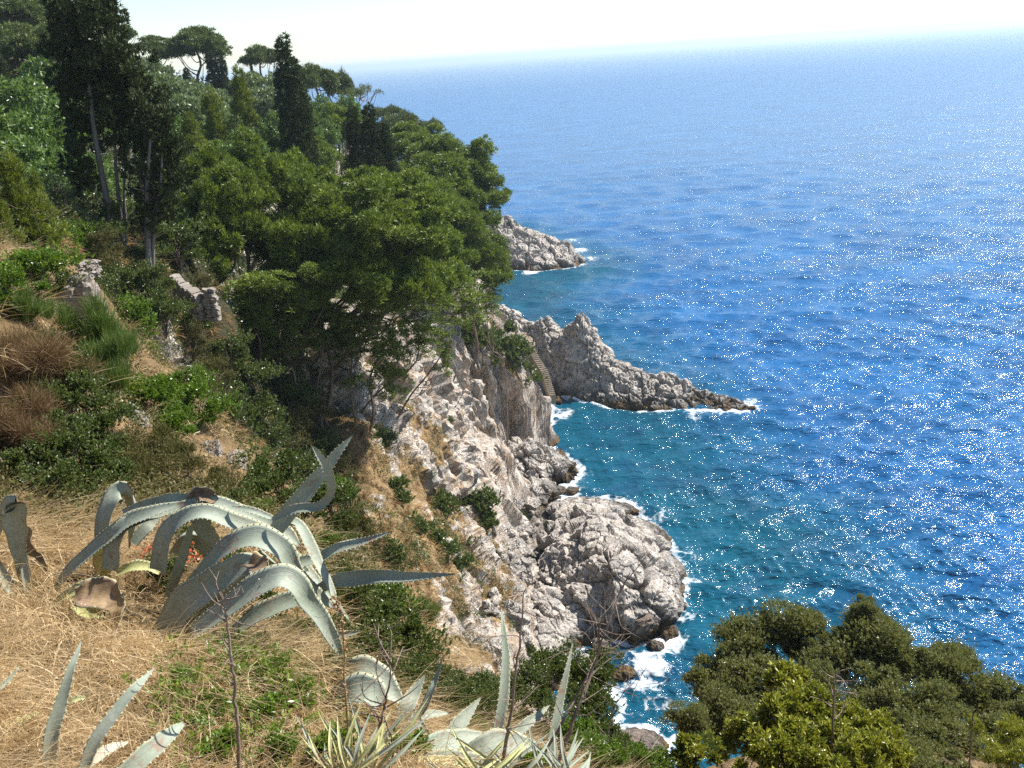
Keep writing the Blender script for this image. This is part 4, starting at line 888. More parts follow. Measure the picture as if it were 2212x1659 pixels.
    Fp(fp[1], 862, 266, 126, "wide low umbrella pine right behind the pair of short cypresses", crown_r=2.0, sc_=(1.0, 1.0, 1.2), seed=59)
    Fp(fp[1], 928, 276, 132, "last small umbrella pine of the crest, alone above the sea", crown_r=2.0, sc_=(0.72, 0.72, 0.95), seed=60)
    Fp(fp[0], 898, 275, 128, "tiny pine left of the last umbrella pine", crown_r=1.6, sc_=(0.35, 0.35, 0.35), seed=61)
    for k, (u, v, Y, s, lab) in enumerate([(25, 35, 84, 0.9, "dark pine in the top left corner of the hill"), (95, 25, 88, 1.0, "dark pine touching the sky left of the big dark cypress"), (35, 115, 78, 1.0, "round green pine below the corner pine at far left"),
                                           (90, 105, 76, 0.95, "round green pine left of the big dark cypress, in front of the dark one"), (120, 60, 90, 0.8, "pine half hidden by the left edge of the big dark cypress"), (20, 80, 82, 0.8, "pine between the corner pine and the dark left cypress")]):
        Fp(fp[(2, 0)[k % 2]], u, v, Y, lab, crown_r=3.0, sc_=s * 0.8, seed=70 + k, rot=k * 1.3)
    # cypresses
    cyp = []
    for s, (R, H) in enumerate(((1.5, 12.0), (1.25, 7.0))):
        r = np.random.default_rng(80 + s); cyp.append(crown_mesh("crown", cyp_clumps(R, H, 90 if s == 0 else 60, r), 'cypress', 16, 14, 0.20, 0.05, 80 + s, upb=2.2, spread=0.45, lo=-0.9))
    def cy_(me, H0, u, vt, vb, Y, Rf, lab, name="cypress_tree"):
        b = at(u + (vb - vt) * 0.05, vb, Y); tp = at(u, vt, Y); s = (tp[2] - b[2]) / H0; t = thing(name, b, lab, "cypress", "dark cypresses")
        c = link("crown", me, t); c.scale = (Rf, Rf, s); c.rotation_euler = (0, 0, u * 0.7)
        link("trunk", tree_trunk((0, 0, (tp[2] - b[2]) * 0.7), None, 0.12, np.random.default_rng(int(u)), mat='grey_bark', bend=0.01), t); return t
    cy_(cyp[0], 12.4, 642, 78, 440, 64, 1.22, "tall slim dark cypress rising above the horizon in mid picture")
    cy_(cyp[1], 7.4, 660, 130, 420, 66, 1.1, "shorter cypress spire pressed against the right side of the tall slim one")
    cy_(cyp[1], 7.4, 770, 228, 385, 66, 0.85, "left one of the three short cypresses in front of the sea")
    cy_(cyp[1], 7.4, 806, 222, 390, 66.5, 0.95, "tallest of the three short cypresses in front of the sea")
    cy_(cyp[1], 7.4, 836, 262, 390, 67, 0.75, "right one of the three short cypresses in front of the sea")
    cy_(cyp[1], 7.4, 462, 82, 200, 106, 0.95, "narrow cypress in front of the largest skyline pine")
    cy_(cyp[1], 7.4, 483, 105, 200, 106, 0.75, "thin cypress right beside the one before the skyline pine")
    cy_(cyp[1], 7.4, 407, 145, 200, 98, 0.6, "small dark cypress in the thicket below the largest skyline pine")
    cy_(cyp[1], 7.4, 3, 90, 240, 66, 1.1, "dark cypress cut by the left frame edge")
    cy_(cyp[1], 7.4, 544, 126, 165, 120, 0.25, "tiny far cypress spire on the skyline left of the tall slim one")
    cy_(cyp[1], 7.4, 269, 88, 130, 118, 0.3, "tiny far cypress spire on the skyline right of the big dark cypress")
    # the big many-stemmed cypress at left: clumps measured one by one
    def big_cypress(Y, foot, cl, trunks, lab, dens=30, seed=90):
        f = at(*foot); t = thing("cypress_tree", f, lab, "cypress", "dark cypresses"); C = []
        r = np.random.default_rng(seed)
        for u, v, ru, rv in cl:
            c = at(u, v, Y + r.normal() * 0.5) - f; a = ru * Y / FPX; b = rv * Y / FPX
            C.append((*c, a * 0.8, a * 0.9, b * 0.85))
            for q in range(6): C.append((c[0] + r.normal() * a * 0.75, c[1] + r.normal() * a * 0.7, c[2] + r.normal() * b * 0.75, a * 0.36, a * 0.36, b * 0.36))
        link("crown", crown_mesh("crown", C, 'cypress', dens, 14, 0.15, 0.05, seed, upb=1.6, spread=0.5, lo=-0.9, inner=0.3), t)
        j = Join()
        for pts, r0, r1 in trunks:
            w_ = np.array([at(u, v, Y + dy - 0.6) - f for u, v, dy in pts]); V, F = tube(bez(w_, 16), np.linspace(r0, r1, 16), 8); j.add(V, F)
        for k in range(46):      # bare dead twigs low in the crown
            pts, r0, r1 = trunks[k % len(trunks)]; w_ = bez(np.array([at(u, v, Y + dy - 0.6) - f for u, v, dy in pts]), 16); b = w_[r.integers(3, 10)]
            d = unit(np.array([r.normal(), r.normal() * 0.6, 0.9 + r.random()])); e = b + d * r.uniform(0.5, 1.5); V, F = tube(bez([b, (b + e) / 2 + r.normal(size=3) * 0.08, e], 6), np.linspace(0.014, 0.003, 6), 4); j.add(V, F)
        link("trunk", j.mesh("trunk", M['grey_bark'], True), t); return t
    cl = [(170, 10, 50, 60), (205, 40, 38, 55), (140, 60, 34, 60), (215, -20, 30, 60), (160, 110, 48, 60), (215, 120, 42, 55), (250, 110, 36, 40), (190, 170, 55, 60), (265, 160, 42, 55), (285, 200, 30, 40), (170, 230, 38, 60),
          (225, 225, 44, 48), (285, 245, 34, 48), (300, 180, 26, 40), (250, 60, 26, 45), (240, 160, 44, 50), (255, 250, 34, 40), (175, 290, 34, 50), (265, 300, 30, 36), (170, 350, 30, 45), (180, 400, 24, 36), (130, 20, 26, 60), (225, 5, 22, 45)]
    big_cypress(34, (262, 580, 34), cl, [([(255, 590, 0), (245, 500, 0), (225, 400, -0.2), (205, 290, -0.1), (190, 150, 0.2)], 0.17, 0.05), ([(268, 590, 0.2), (262, 480, 0.1), (252, 380, 0), (245, 260, 0)], 0.11, 0.04),
                                       ([(262, 590, .1), (272, 500, .2), (268, 420, .1), (275, 300, .1)], 0.08, 0.03), ([(258, 585, -.2), (240, 520, -.3), (232, 440, -.3)], 0.07, 0.03)],
                "big dark many-stemmed cypress at left, bare grey trunks below and top cut by the frame", seed=90)
    cl2 = [(330, 270, 34, 45), (350, 320, 36, 50), (320, 340, 34, 50), (355, 390, 34, 45), (330, 410, 34, 45), (375, 360, 22, 40), (310, 290, 26, 50), (345, 450, 32, 36), (370, 430, 24, 36), (315, 460, 22, 40)]
    big_cypress(33, (325, 575, 33), cl2, [([(322, 585, 0), (318, 500, 0), (318, 400, 0), (325, 300, 0)], 0.12, 0.04), ([(330, 585, .1), (332, 500, .1), (345, 420, .1), (350, 340, .1)], 0.08, 0.03)],
                "lower dark cypress with bare twiggy trunks, right beside the big many-stemmed one", seed=91)
    # broadleaf thicket on the hillside
    def bl(seed, R, H, n, mat, L=0.30, W=0.12, dens=5, nb=11):
        r = np.random.default_rng(seed); return crown_mesh("crown", pine_clumps(R, H, n, r, 0.75, R * 0.36), mat, dens, nb, L, W, seed, upb=0.7, spread=0.9, jit=0.2, inner=0.3)
    B = [bl(101, 3.2, 4.6, 26, 'sumac'), bl(102, 2.8, 4.2, 22, 'sumac')]; Gb = [bl(103, 3.8, 4.4, 28, 'grey_leaf', 0.34, 0.13, 4), bl(104, 3.4, 4.0, 24, 'grey_leaf', 0.34, 0.13, 4)]
    spots = [(55, 235, 58, 1.0, 0, "bright broadleaf tree below the round green pines at far left"), (125, 290, 52, 0.9, 0, "bright broadleaf tree left of the big dark cypress, upper one"), (35, 320, 48, 0.9, 0, "bright broadleaf tree at the far left edge in mid height"),
             (105, 385, 45, 0.85, 0, "bright broadleaf tree left of the big cypress trunk, middle one"), (185, 440, 47, 0.8, 0, "bright broadleaf bush seen behind the bare cypress trunks"), (60, 400, 40, 0.7, 0, "low bright broadleaf tree above the feathery young pine at left"), (150, 480, 42, 0.6, 0, "shaded broadleaf bush left of the bare cypress trunks"),
             (305, 165, 104, .9, 1, "grey-green tree under the flat skyline pine"), (390, 228, 98, .9, 1, "grey-green tree below the largest skyline pine"), (335, 215, 88, 1.0, 1, "silvery tree right of the big dark cypress, upper slope"), (450, 250, 92, .9, 1, "silvery tree in the middle of the hillside thicket"),
             (560, 196, 106, .9, 1, "rounded grey-green tree on the crest left of the tall slim cypress"), (580, 240, 96, .9, 1, "grey-green tree touching the left side of the tall slim cypress"), (375, 265, 80, 1.0, 1, "grey-green tree in mid thicket right of the big dark cypress"), (440, 270, 82, 0.9, 1, "grey-green tree just behind the feathery young pines"),
             (330, 310, 70, 0.8, 0, "green broadleaf tree hidden low behind the lower dark cypress"), (395, 325, 66, 0.8, 0, "green broadleaf tree left of the feathery young pines"), (505, 255, 94, .8, 1, "silvery tree above the tallest feathery young pine"), (585, 300, 72, 0.7, 0, "green and rusty broadleaf tree at the left foot of the tall slim cypress"), (300, 205, 100, .8, 1, "silvery tree hard against the right edge of the big dark cypress"),
             (715, 255, 94, 0.8, 0, "green tree right of the tall slim cypress below the dark skyline pine"), (760, 262, 96, 0.7, 0, "green tree above the left one of the short cypresses"), (690, 300, 84, 0.6, 0, "green tree low at the right side of the tall slim cypress"), (510, 330, 60, 0.6, 0, "broadleaf bush between bushy pines and feathery young pines"),
             (512, 205, 108, .6, 1, "small grey-green tree right below the largest skyline pine"), (610, 340, 66, .6, 0, "green bush in front of the foot of the tall slim cypress")]
    for k, (u, v, Y, s, g, lab) in enumerate(spots):
        place_tree("broadleaf_tree", (Gb if g else B)[k % 2], u, v, Y, label=lab, cat="tree", group="broadleaf trees of the hillside thicket", sc_=s, rot=k * 1.7, seed=110 + k, crown_r=2.4 * s, trunk_r=0.1, tips=4, mat='grey_bark')

def build_undergrowth(V, veg, slope, nrm, d):
    """scrub and grass that nobody could count, on the terrain skin"""
    rng = np.random.default_rng(9)
    # thick scrub on the hill behind
    m = np.where((d > 22) & (V[:, 2] > 9) & ((V[:, 0] < -7.5 - 0.02 * V[:, 1]) | (V[:, 1] > 92)) & ~((V[:, 0] > -10.5) & (V[:, 1] < 48)) & (V[:, 2] > 9) & ((slope > 0.6) | (V[:, 1] > 48)))[0]
    idx = rng.choice(m, 26000); P = V[idx]; s = (P[:, 1] / 60).clip(0.5, 1.8)
    nb = 14; Pn = np.repeat(P + np.c_[np.zeros((len(P), 2)), rng.random(len(P)) * 0.9 * s], nb, 0); D = unit(rng.normal(size=(len(Pn), 3)) + (0, 0, 0.9))
    big = fbm(P, 0.12, 3, 5); tint = np.clip(np.repeat(0.35 + 0.35 * big + 0.1 * rng.normal(size=len(P)), nb), 0, 1)
    Pn = Pn + rng.normal(size=Pn.shape) * 0.3 * np.repeat(s, nb)[:, None]
    VV, F, t = leaves(Pn, D, 0.26 * np.repeat(s, nb), 0.09 * np.repeat(s, nb), rng, tint)
    tag(link("undergrowth", mesh_from("undergrowth", VV, F, M['lentisk'], False, {"tint": t})), "dense green scrub under and between the hillside trees", kind='stuff')
    # small scrub on the near bank left of the agaves
    m = np.where((d > 7.2) & (d < 27) & (V[:, 0] < -1.2) & (V[:, 2] > 17))[0]; g = fbm(V[m], 0.55, 3, 91); wt = np.clip(g + 0.35, 0.02, 1)
    idx = rng.choice(m, 5200, p=wt / wt.sum()); P = V[idx]; nb = 26; Pn = np.repeat(P, nb, 0) + rng.normal(size=(len(P) * nb, 3)) * (0.09, 0.09, 0.05) + np.repeat(rng.random(len(P)) * 0.22, nb)[:, None] * (0, 0, 1.0)
    D = unit(rng.normal(size=(len(Pn), 3)) + (0, 0, 0.8)); tint = np.clip(np.repeat(0.45 + 0.25 * rng.normal(size=len(P)), nb) + 0.1 * rng.normal(size=len(Pn)), 0, 1)
    VV, F, t = leaves(Pn, D, 0.045, 0.017, rng, tint)
    tag(link("bank_scrub", mesh_from("bank_scrub", VV, F, M['heather'], False, {"tint": t})), "low olive green scrub matting the near bank", kind='stuff')
    # dry tufts on the cliff and scree
    m = np.where((d > 26) & (d < 100) & (V[:, 2] > 2.2) & (veg > 0.22) & (V[:, 0] > -16))[0]; wt = veg[m] ** 1.5
    idx = rng.choice(m, 5200, p=wt / wt.sum()); keep = fbm(V[idx], 0.5, 3, 61) > -0.12; idx = idx[keep]; P = V[idx]; nb = 22
    Pn = np.repeat(P, nb, 0) + rng.normal(size=(len(P) * nb, 3)) * (0.10, 0.10, 0.03); D = unit(rng.normal(size=(len(Pn), 3)) * 0.6 + np.repeat(nrm[idx], nb, 0) * 0.8 + (0, 0, 0.5))
    L = np.repeat(rng.uniform(0.14, 0.42, len(P)), nb) * rng.uniform(.6, 1.2, len(Pn)); W = np.full(len(Pn), 0.028)
    tint = np.clip(np.repeat(0.45 + 0.25 * rng.normal(size=len(P)), nb) + 0.1 * rng.normal(size=len(Pn)), 0, 1)
    bend = np.tile(np.array([0.25, -0.1, -0.55]), (len(Pn), 1)) + rng.normal(size=(len(Pn), 3)) * 0.15
    VV, F, t = blades(Pn, D, L, W, rng, tint, bend, 2)
    tag(link("dry_grass", mesh_from("dry_grass", VV, F, M['scree_grass'], False, {"tint": t})), "tufts of dry golden grass on the cliff and scree", kind='stuff')
    # low green cushions on the cliff
    m = np.where((d > 26) & (d < 100) & (V[:, 2] > 2.0) & (veg > 0.15) & (V[:, 0] > -18))[0]; g = fbm(V[m], 0.35, 3, 71); wt = np.clip(g - 0.02, 0, 1) * veg[m] + 1e-6
    idx = rng.choice(m, 7500, p=wt / wt.sum()); P = V[idx]; nb = 20
    Pn = np.repeat(P, nb, 0) + rng.normal(size=(len(P) * nb, 3)) * (0.16, 0.16, 0.05) + (0, 0, 0.05); D = unit(rng.normal(size=(len(Pn), 3)) + np.repeat(nrm[idx], nb, 0) * 1.2)
    tint = np.clip(np.repeat(0.3 + 0.2 * rng.normal(size=len(P)), nb) + 0.1 * rng.normal(size=len(Pn)), 0, 1)
    VV, F, t = leaves(Pn, D, 0.10, 0.05, rng, tint)
    tag(link("ground_cover", mesh_from("ground_cover", VV, F, M['lentisk'], False, {"tint": t})), "low green cushions creeping over the cliff ledges", kind='stuff')
    # straw on the near bank
    m = np.where(d < 22)[0]; Pm = V[m]
    den = 0.55 + 0.9 * fbm(Pm, 0.9, 3, 81); idx = m[rng.random(len(m)) < 1][:]; wt = np.clip(den, 0.08, 1)
    wt = wt * np.where((Pm[:, 0] > 0.5), 0.03, 1) * np.where(d[m] > 8, 0.35, 1)
    cen = rng.choice(m, 5600, p=wt / wt.sum()); k_ = rng.integers(0, 5600, 84000); off = rng.normal(size=(84000, 3)) * (0.035, 0.035, 0.0) * (d[cen[k_]] / 4).clip(0.6, 2)[:, None]; rest = rng.choice(m, 34000, p=wt / wt.sum())
    idx = np.r_[cen[k_], rest]; off = np.r_[off, np.zeros((34000, 3))]; P = V[idx] + off; n = len(P); lean = np.r_[unit(rng.normal(size=(5600, 3)))[k_], unit(rng.normal(size=(34000, 3)))] * (1, 1, 0.2); sc_ = (d[idx] / 5).clip(0.7, 2.2)
    f = fbm(P, 0.8, 2, 85)[:, None]; flow = np.concatenate([0.55 + 0.5 * f, -0.3 + 0.6 * f, np.full((n, 1), -0.35)], 1)
    D = unit(rng.normal(size=(n, 3)) * 0.36 + (0.15, -0.1, 0.85) + lean * 0.5); L = rng.uniform(0.10, 0.30, n) * (0.8 + 0.4 * (d[idx] / 6).clip(0, 1.5)); W = 0.0042 * sc_ * rng.uniform(0.7, 1.4, n)
    tint = np.clip(0.45 + 0.30 * fbm(P, 2.2, 2, 87) + 0.18 * rng.normal(size=n), 0, 1)
    VV, F, t = blades(P + rng.normal(size=P.shape) * 0.02, D, L, W, rng, tint, flow + rng.normal(size=(n, 3)) * 0.25, 4)
    tag(link("straw_grass", mesh_from("straw_grass", VV, F, M['straw'], False, {"tint": t})), "long matted straw-coloured grass covering the near bank", kind='stuff')
    # green herbs in the straw, lower middle
    P = []
    for u, v, r, n_ in ((500, 1430, 70, 200), (610, 1470, 70, 190), (420, 1540, 60, 170), (600, 1570, 80, 150), (520, 1500, 60, 120), (700, 1600, 70, 60), (470, 1620, 80, 130)):
        for _ in range(n_ // 2): P.append(hit(u + rng.normal() * r * 0.85, v + rng.normal() * r * 0.6, 2.2, 9))
    P = np.array(P); n = len(P); nb = 9; st = np.repeat(P, nb, 0); up = np.repeat(rng.uniform(0.02, 0.16, n), nb)[:, None] * np.array([0, 0, 1.0]) 
    D = unit(rng.normal(size=(n * nb, 3)) + (0, 0, 0.9)); tint = np.clip(np.repeat(0.5 + 0.25 * rng.normal(size=n), nb) + 0.1 * rng.normal(size=n * nb), 0, 1)
    VV, F, t = leaves(st + up + rng.normal(size=st.shape) * 0.008, D, 0.034, 0.011, rng, tint)
    tag(link("herbs", mesh_from("herbs", VV, F, M['bright'], False, {"tint": t})), "small bright green herbs growing through the straw grass", kind='stuff')
# ------------------------------------------------------------------ shrubs
def build_shrubs():
    SH = lambda *a, **k: [shrub_mesh(s, *a, **k) for s in (201, 202, 203)]
    len_ = SH(0.5, 1500, 9, 0.038, 0.018, 'lentisk'); brt = SH(0.5, 1500, 9, 0.042, 0.019, 'bright'); hea = SH(0.5, 2600, 6, 0.035, 0.008, 'heather', up=1.3)
    olv = SH(0.8, 5600, 8, 0.060, 0.022, 'olive', lumps=18, up=0.8); lau = SH(0.5, 520, 6, 0.115, 0.048, 'laurel', hexa=True, spread=0.75)
    brm = [shrub_mesh(s, 0.5, 1500, 7, 0.16, 0.007, 'broom', up=1.6, spread=0.25) for s in (211, 212)]; rst = [shrub_mesh(s, 0.5, 1900, 6, 0.24, 0.005, 'rust', up=0.9, spread=0.6, flat=0.5) for s in (213, 214)]
    cre = [shrub_mesh(s, 0.5, 900, 10, 0.07, 0.030, 'lentisk', flat=0.35, lumps=9) for s in (221, 222)]; needle = SH(0.5, 500, 10, 0.10, 0.014, 'laurel', up=1.0, spread=0.6)
    hrb = SH(0.5, 420, 8, 0.12, 0.042, 'bright', up=1.2)
    n = [0]
    def s(ms, name, u, v, Y, R, lab, **k):
        n[0] += 1; return place_shrub(ms, name, u, v, Y, R, lab, seed=n[0], **k)
    # left bank, far to near
    s(brt, "shrub", 70, 590, 15.5, 75, "leafy green shrub below the feathery young pine at the left edge"); s(brt, "shrub", 20, 620, 14.5, 60, "leafy green shrub cut by the left frame edge under the young pines"); s(len_, "shrub", 120, 620, 15.5, 50, "dark small shrub on the crest left of the stone wall")
    s(rst, "rusty_bush", 40, 740, 10.5, 80, "rusty brown wispy bush at the left edge under the dry crest"); s(rst, "rusty_bush", 110, 800, 10, 60, "rusty brown wispy bush below the weathered grey rock"); s(rst, "rusty_bush", 30, 860, 9.2, 75, "lowest rusty brown wispy bush at the left frame edge")
    s(hea, "heather_bush", 90, 760, 10.2, 60, "olive green bush among the rusty wispy ones, upper"); s(len_, "shrub", 150, 820, 10.6, 55, "dark green bush right of the rusty wispy ones"); s(hea, "heather_bush", 60, 880, 9.2, 60, "olive green bush among the rusty wispy ones, lower")
    s(brm, "broom_bush", 215, 740, 12.8, 62, "green broom bush beside the weathered grey rock, upper one", stretch=1.4); s(brm, "broom_bush", 245, 810, 12, 58, "green broom bush leaning downhill, lower one", stretch=1.3); s(brm, "broom_bush", 55, 660, 12.5, 45, "small green broom tuft on the dry crest at left")
    s(brt, "shrub", 345, 855, 14.5, 62, "bright green rounded shrub before the shaded pale cliff, left half"); s(brt, "shrub", 420, 875, 14.5, 62, "bright green rounded shrub before the shaded pale cliff, right half"); s(brt, "shrub", 400, 820, 14.8, 36, "bright green shoot sticking up from the rounded shrub before the pale cliff"); s(brt, "shrub", 375, 920, 14, 50, "lower skirt of bright green shrub above the olive brown thicket")
    s(len_, "shrub", 170, 880, 10.8, 75, "dark green shrub in the middle of the left bank, top of its cluster"); s(len_, "shrub", 100, 930, 10.2, 70, "dark green shrub left in the bank cluster"); s(len_, "shrub", 220, 930, 10.4, 70, "dark green shrub right in the bank cluster"); s(len_, "shrub", 150, 990, 9.6, 80, "dark green shrub at the heart of the bank cluster")
    s(len_, "shrub", 60, 1000, 9.2, 70, "dark green shrub by the red berries at the left edge"); s(len_, "shrub", 230, 1030, 9.2, 70, "dark green shrub just above the looped agave leaf"); s(len_, "shrub", 120, 1060, 8.7, 65, "dark green shrub directly above the dry grass at left")
    s(hea, "heather_bush", 330, 960, 12, 75, "olive brown thicket under the bright rounded shrub"); s(hea, "heather_bush", 300, 1020, 10.5, 70, "olive brown thicket behind the arching agave leaves, left"); s(hea, "heather_bush", 400, 1020, 11, 75, "olive brown thicket behind the arching agave leaves, middle"); s(hea, "heather_bush", 470, 1050, 10.5, 60, "olive brown thicket behind the arching agave leaves, right"); s(hea, "heather_bush", 260, 980, 11, 60, "olive brown thicket between dark shrubs and rounded bright shrub")
    s(rst, "rusty_bush", 20, 930, 8.8, 70, "reddish dry bush at the left edge beside the dark shrubs")
    s(len_, "shrub", 595, 1020, 10, 72, "neat dark shrub under the shaded gully, behind the upright agave leaf"); s(len_, "shrub", 555, 1070, 9.4, 60, "dark shrub left of the upright agave leaf"); s(len_, "shrub", 630, 1090, 9.2, 50, "dark shrub right behind the upright agave leaf"); s(len_, "shrub", 500, 1090, 9.4, 45, "low dark shrub at the arching leaves' highest point"); s(brt, "shrub", 560, 1110, 9.0, 34, "small bright shrub among dark ones behind the agave")
    s(len_, "shrub", 720, 1090, 9.2, 62, "dark shrub in the shade right of the curled agave leaf"); s(hea, "heather_bush", 760, 1140, 9, 50, "olive bush right of the curled agave leaf"); s(brt, "shrub", 735, 1060, 9.4, 38, "bright topped shrub right of the curled agave leaf"); s(len_, "shrub", 745, 1180, 8.4, 42, "low dark shrub above the long pointing agave leaf"); s(brt, "shrub", 700, 1170, 8.6, 30, "vivid green sprig between agave and cliff")
    s(len_, "shrub", 740, 1260, 8.2, 45, "dark shrub behind the tips of the agave"); s(len_, "shrub", 760, 1310, 7.8, 55, "dark leafy shrub right of the hanging agave leaves"); s(brt, "shrub", 840, 1290, 8.4, 52, "fresh green shrub at the brink below the long agave leaf"); s(len_, "shrub", 820, 1350, 7.6, 75, "tall dark shrub at the brink, upper one"); s(len_, "shrub", 880, 1400, 7.3, 70, "tall dark shrub at the brink, lower one")
    s(len_, "shrub", 780, 1420, 6.8, 70, "dark shrub above the broad low agave leaves"); s(len_, "shrub", 700, 1370, 6.8, 60, "dark shrub under the hanging agave leaf"); s(len_, "shrub", 620, 1380, 6.4, 45, "dark shrub between agave base and green herbs"); s(brm, "broom_bush", 905, 1330, 8.5, 40, "soft green tussock hanging on the cliff brink"); s(len_, "shrub", 880, 1470, 6.4, 55, "dark shrub behind the pointed agave leaves")
    s(len_, "shrub", 350, 1250, 5.6, 50, "dark low shrub in the agave's heart, left"); s(len_, "shrub", 480, 1220, 5.6, 60, "dark low shrub in the agave's heart, middle"); s(len_, "shrub", 570, 1260, 5.6, 60, "dark low shrub in the agave's heart, right"); s(len_, "shrub", 420, 1170, 5.9, 50, "dark low shrub in the agave's heart, top")
    for u, v, Y, R, lab in ((700, 1450, 5.6, 44, "dark shrub behind the orange seed stalk"), (560, 1390, 4.9, 34, "dark low shrub tucked under the largest agave's front leaves"), (720, 1620, 3.6, 50, "fine green bush around the left yucca fan"), (880, 1620, 3.7, 46, "fine green bush between the two yucca fans"), (1150, 1650, 3.9, 46, "fine green bush at the foot of the second bare branch")):
        s(len_ if v < 1500 else hrb, "shrub" if v < 1500 else "herb_bush", u, v, Y, R, lab)
    for u, v, Y, R, lab in ((915, 1445, 6.4, 46, "dark shrub on the bank's brink above the broad low leaves, left"), (965, 1475, 6.4, 44, "dark shrub on the bank's brink above the broad low leaves, middle"), (1025, 1490, 6.4, 44, "dark shrub on the bank's brink above the broad low leaves, right"), (1075, 1535, 6, 44, "dark shrub behind the tall upright leaf, low"), (860, 1510, 5.6, 40, "dark shrub behind the pointed narrow leaves")):
        s(len_, "shrub", u, v, Y, R, lab)
    for u, v, Y, R, lab in ((500, 1430, 4.2, 34, "small bright herb bush in front of the largest agave, left"), (590, 1450, 4.3, 40, "small bright herb bush in front of the largest agave, right"), (450, 1530, 3.8, 40, "small bright herb bush left of the dry grey stalk"), (560, 1540, 3.8, 44, "small bright herb bush right of the dry grey stalk"), (640, 1500, 3.9, 34, "small bright herb bush left of the orange stalk"), (480, 1610, 3.4, 46, "small bright herb bush at the stalk's foot"), (390, 1460, 4.2, 30, "small dull herb bush in the straw below the agave's base"), (600, 1620, 3.4, 44, "small bright herb bush left of the yucca fan")):
        s(hrb, "herb_bush", u, v, Y, R, lab)
    # lower middle and gap
    for u, v, Y, R, m, lab in ((950, 1500, 6.6, 50, 0, "dark shrub over the pale flat slab"), (1010, 1540, 6.3, 60, 0, "dark shrub behind the short wide agave leaf"), (1080, 1500, 6.8, 45, 0, "dark shrub left of the tall upright leaf"), (1130, 1480, 7.4, 55, 0, "dark shrub right of the tall upright leaf"),
                               (1180, 1440, 8.2, 50, 0, "round dark shrub standing before the boulders"), (1240, 1470, 7.8, 62, 0, "dark shrub behind the slim pale leaf, upper one"), (1290, 1450, 8.0, 55, 0, "dark shrub at the edge of the surf gap"), (1280, 1530, 7.0, 65, 0, "dark shrub right of the slim pale leaf"), (1180, 1540, 6.6, 55, 0, "dark shrub between the two upright leaves"),
                               (1060, 1590, 5.8, 45, 1, "bright shrub at the tall upright leaf's foot"), (1240, 1590, 5.8, 55, 1, "bright green shrub right of the slim pale leaf's foot"), (1330, 1610, 5.8, 50, 0, "dark shrub in front of the lone brown rock"), (1400, 1650, 5.4, 60, 1, "green shrub at the bottom edge below the lone brown rock"), (1490, 1640, 5.4, 62, 0, "dark shrub at the bottom edge left of the yellow-green bush"), (1300, 1660, 5.0, 60, 1, "green shrub at the bottom edge in mid picture")):
        s((len_, brt)[m], "shrub", u, v, Y, R, lab)
    # bottom right: grey-green crowns and yellow-green leaves
    O = [(1560, 1470, 13, 75, "grey-green bushy crown leftmost of the row before the sea"), (1620, 1400, 13.4, 72, "grey-green bushy crown second from left in the row"), (1710, 1370, 13.4, 72, "grey-green bushy crown with the broad domed top"), (1790, 1420, 13, 80, "grey-green bushy crown in the middle dip of the row"),
         (1870, 1350, 13.2, 52, "narrow grey-green crown reaching highest of the row"), (1900, 1410, 12.8, 80, "grey-green bushy crown under the highest one"), (1960, 1440, 12.6, 60, "grey-green crown on the right flank of the highest one"), (2050, 1450, 12.4, 68, "grey-green bushy crown with a peaked top at right"), (2120, 1520, 12, 75, "grey-green bushy crown right of the peaked one"), (2195, 1530, 11.6, 62, "grey-green crown cut by the right frame edge"),
         (1650, 1490, 12, 85, "grey-green body of bush under the left crowns"), (1760, 1510, 11.6, 80, "grey-green body of bush behind the yellow leaves"), (1900, 1510, 11.4, 85, "grey-green body of bush in the middle right"), (2010, 1540, 11, 80, "grey-green body of bush left of the pale stick"), (1560, 1550, 11, 70, "dark lower bush beside the surf gap"), (1868, 1312, 13.3, 30, "thin grey-green top shoot, highest point of the whole row"), (1735, 1340, 13.5, 34, "small grey-green top on the broad domed crown"), (2060, 1425, 12.6, 34, "small grey-green top on the peaked crown at right"), (1940, 1610, 9, 80, "dull green bush low behind the yellow-green leaves"), (2060, 1620, 8.6, 75, "dull green bush around the pale stick"), (1960, 1650, 7.5, 75, "dull green bush at the bottom edge right of the yellow-green mass"), (2040, 1680, 7, 70, "dull green bush at the bottom edge under the pale stick"), (1880, 1690, 7, 60, "dull green bush at the bottom edge below the yellow-green spray"), (1490, 1560, 9, 50, "dark lower bush at the left end of the row, over the surf"), (2170, 1600, 9, 65, "dull green bush under the right frame edge crown")]
    for u, v, Y, R, lab in O: s(olv, "olive_bush", u, v, Y, R, lab, R0=0.8, fit_ground=False)
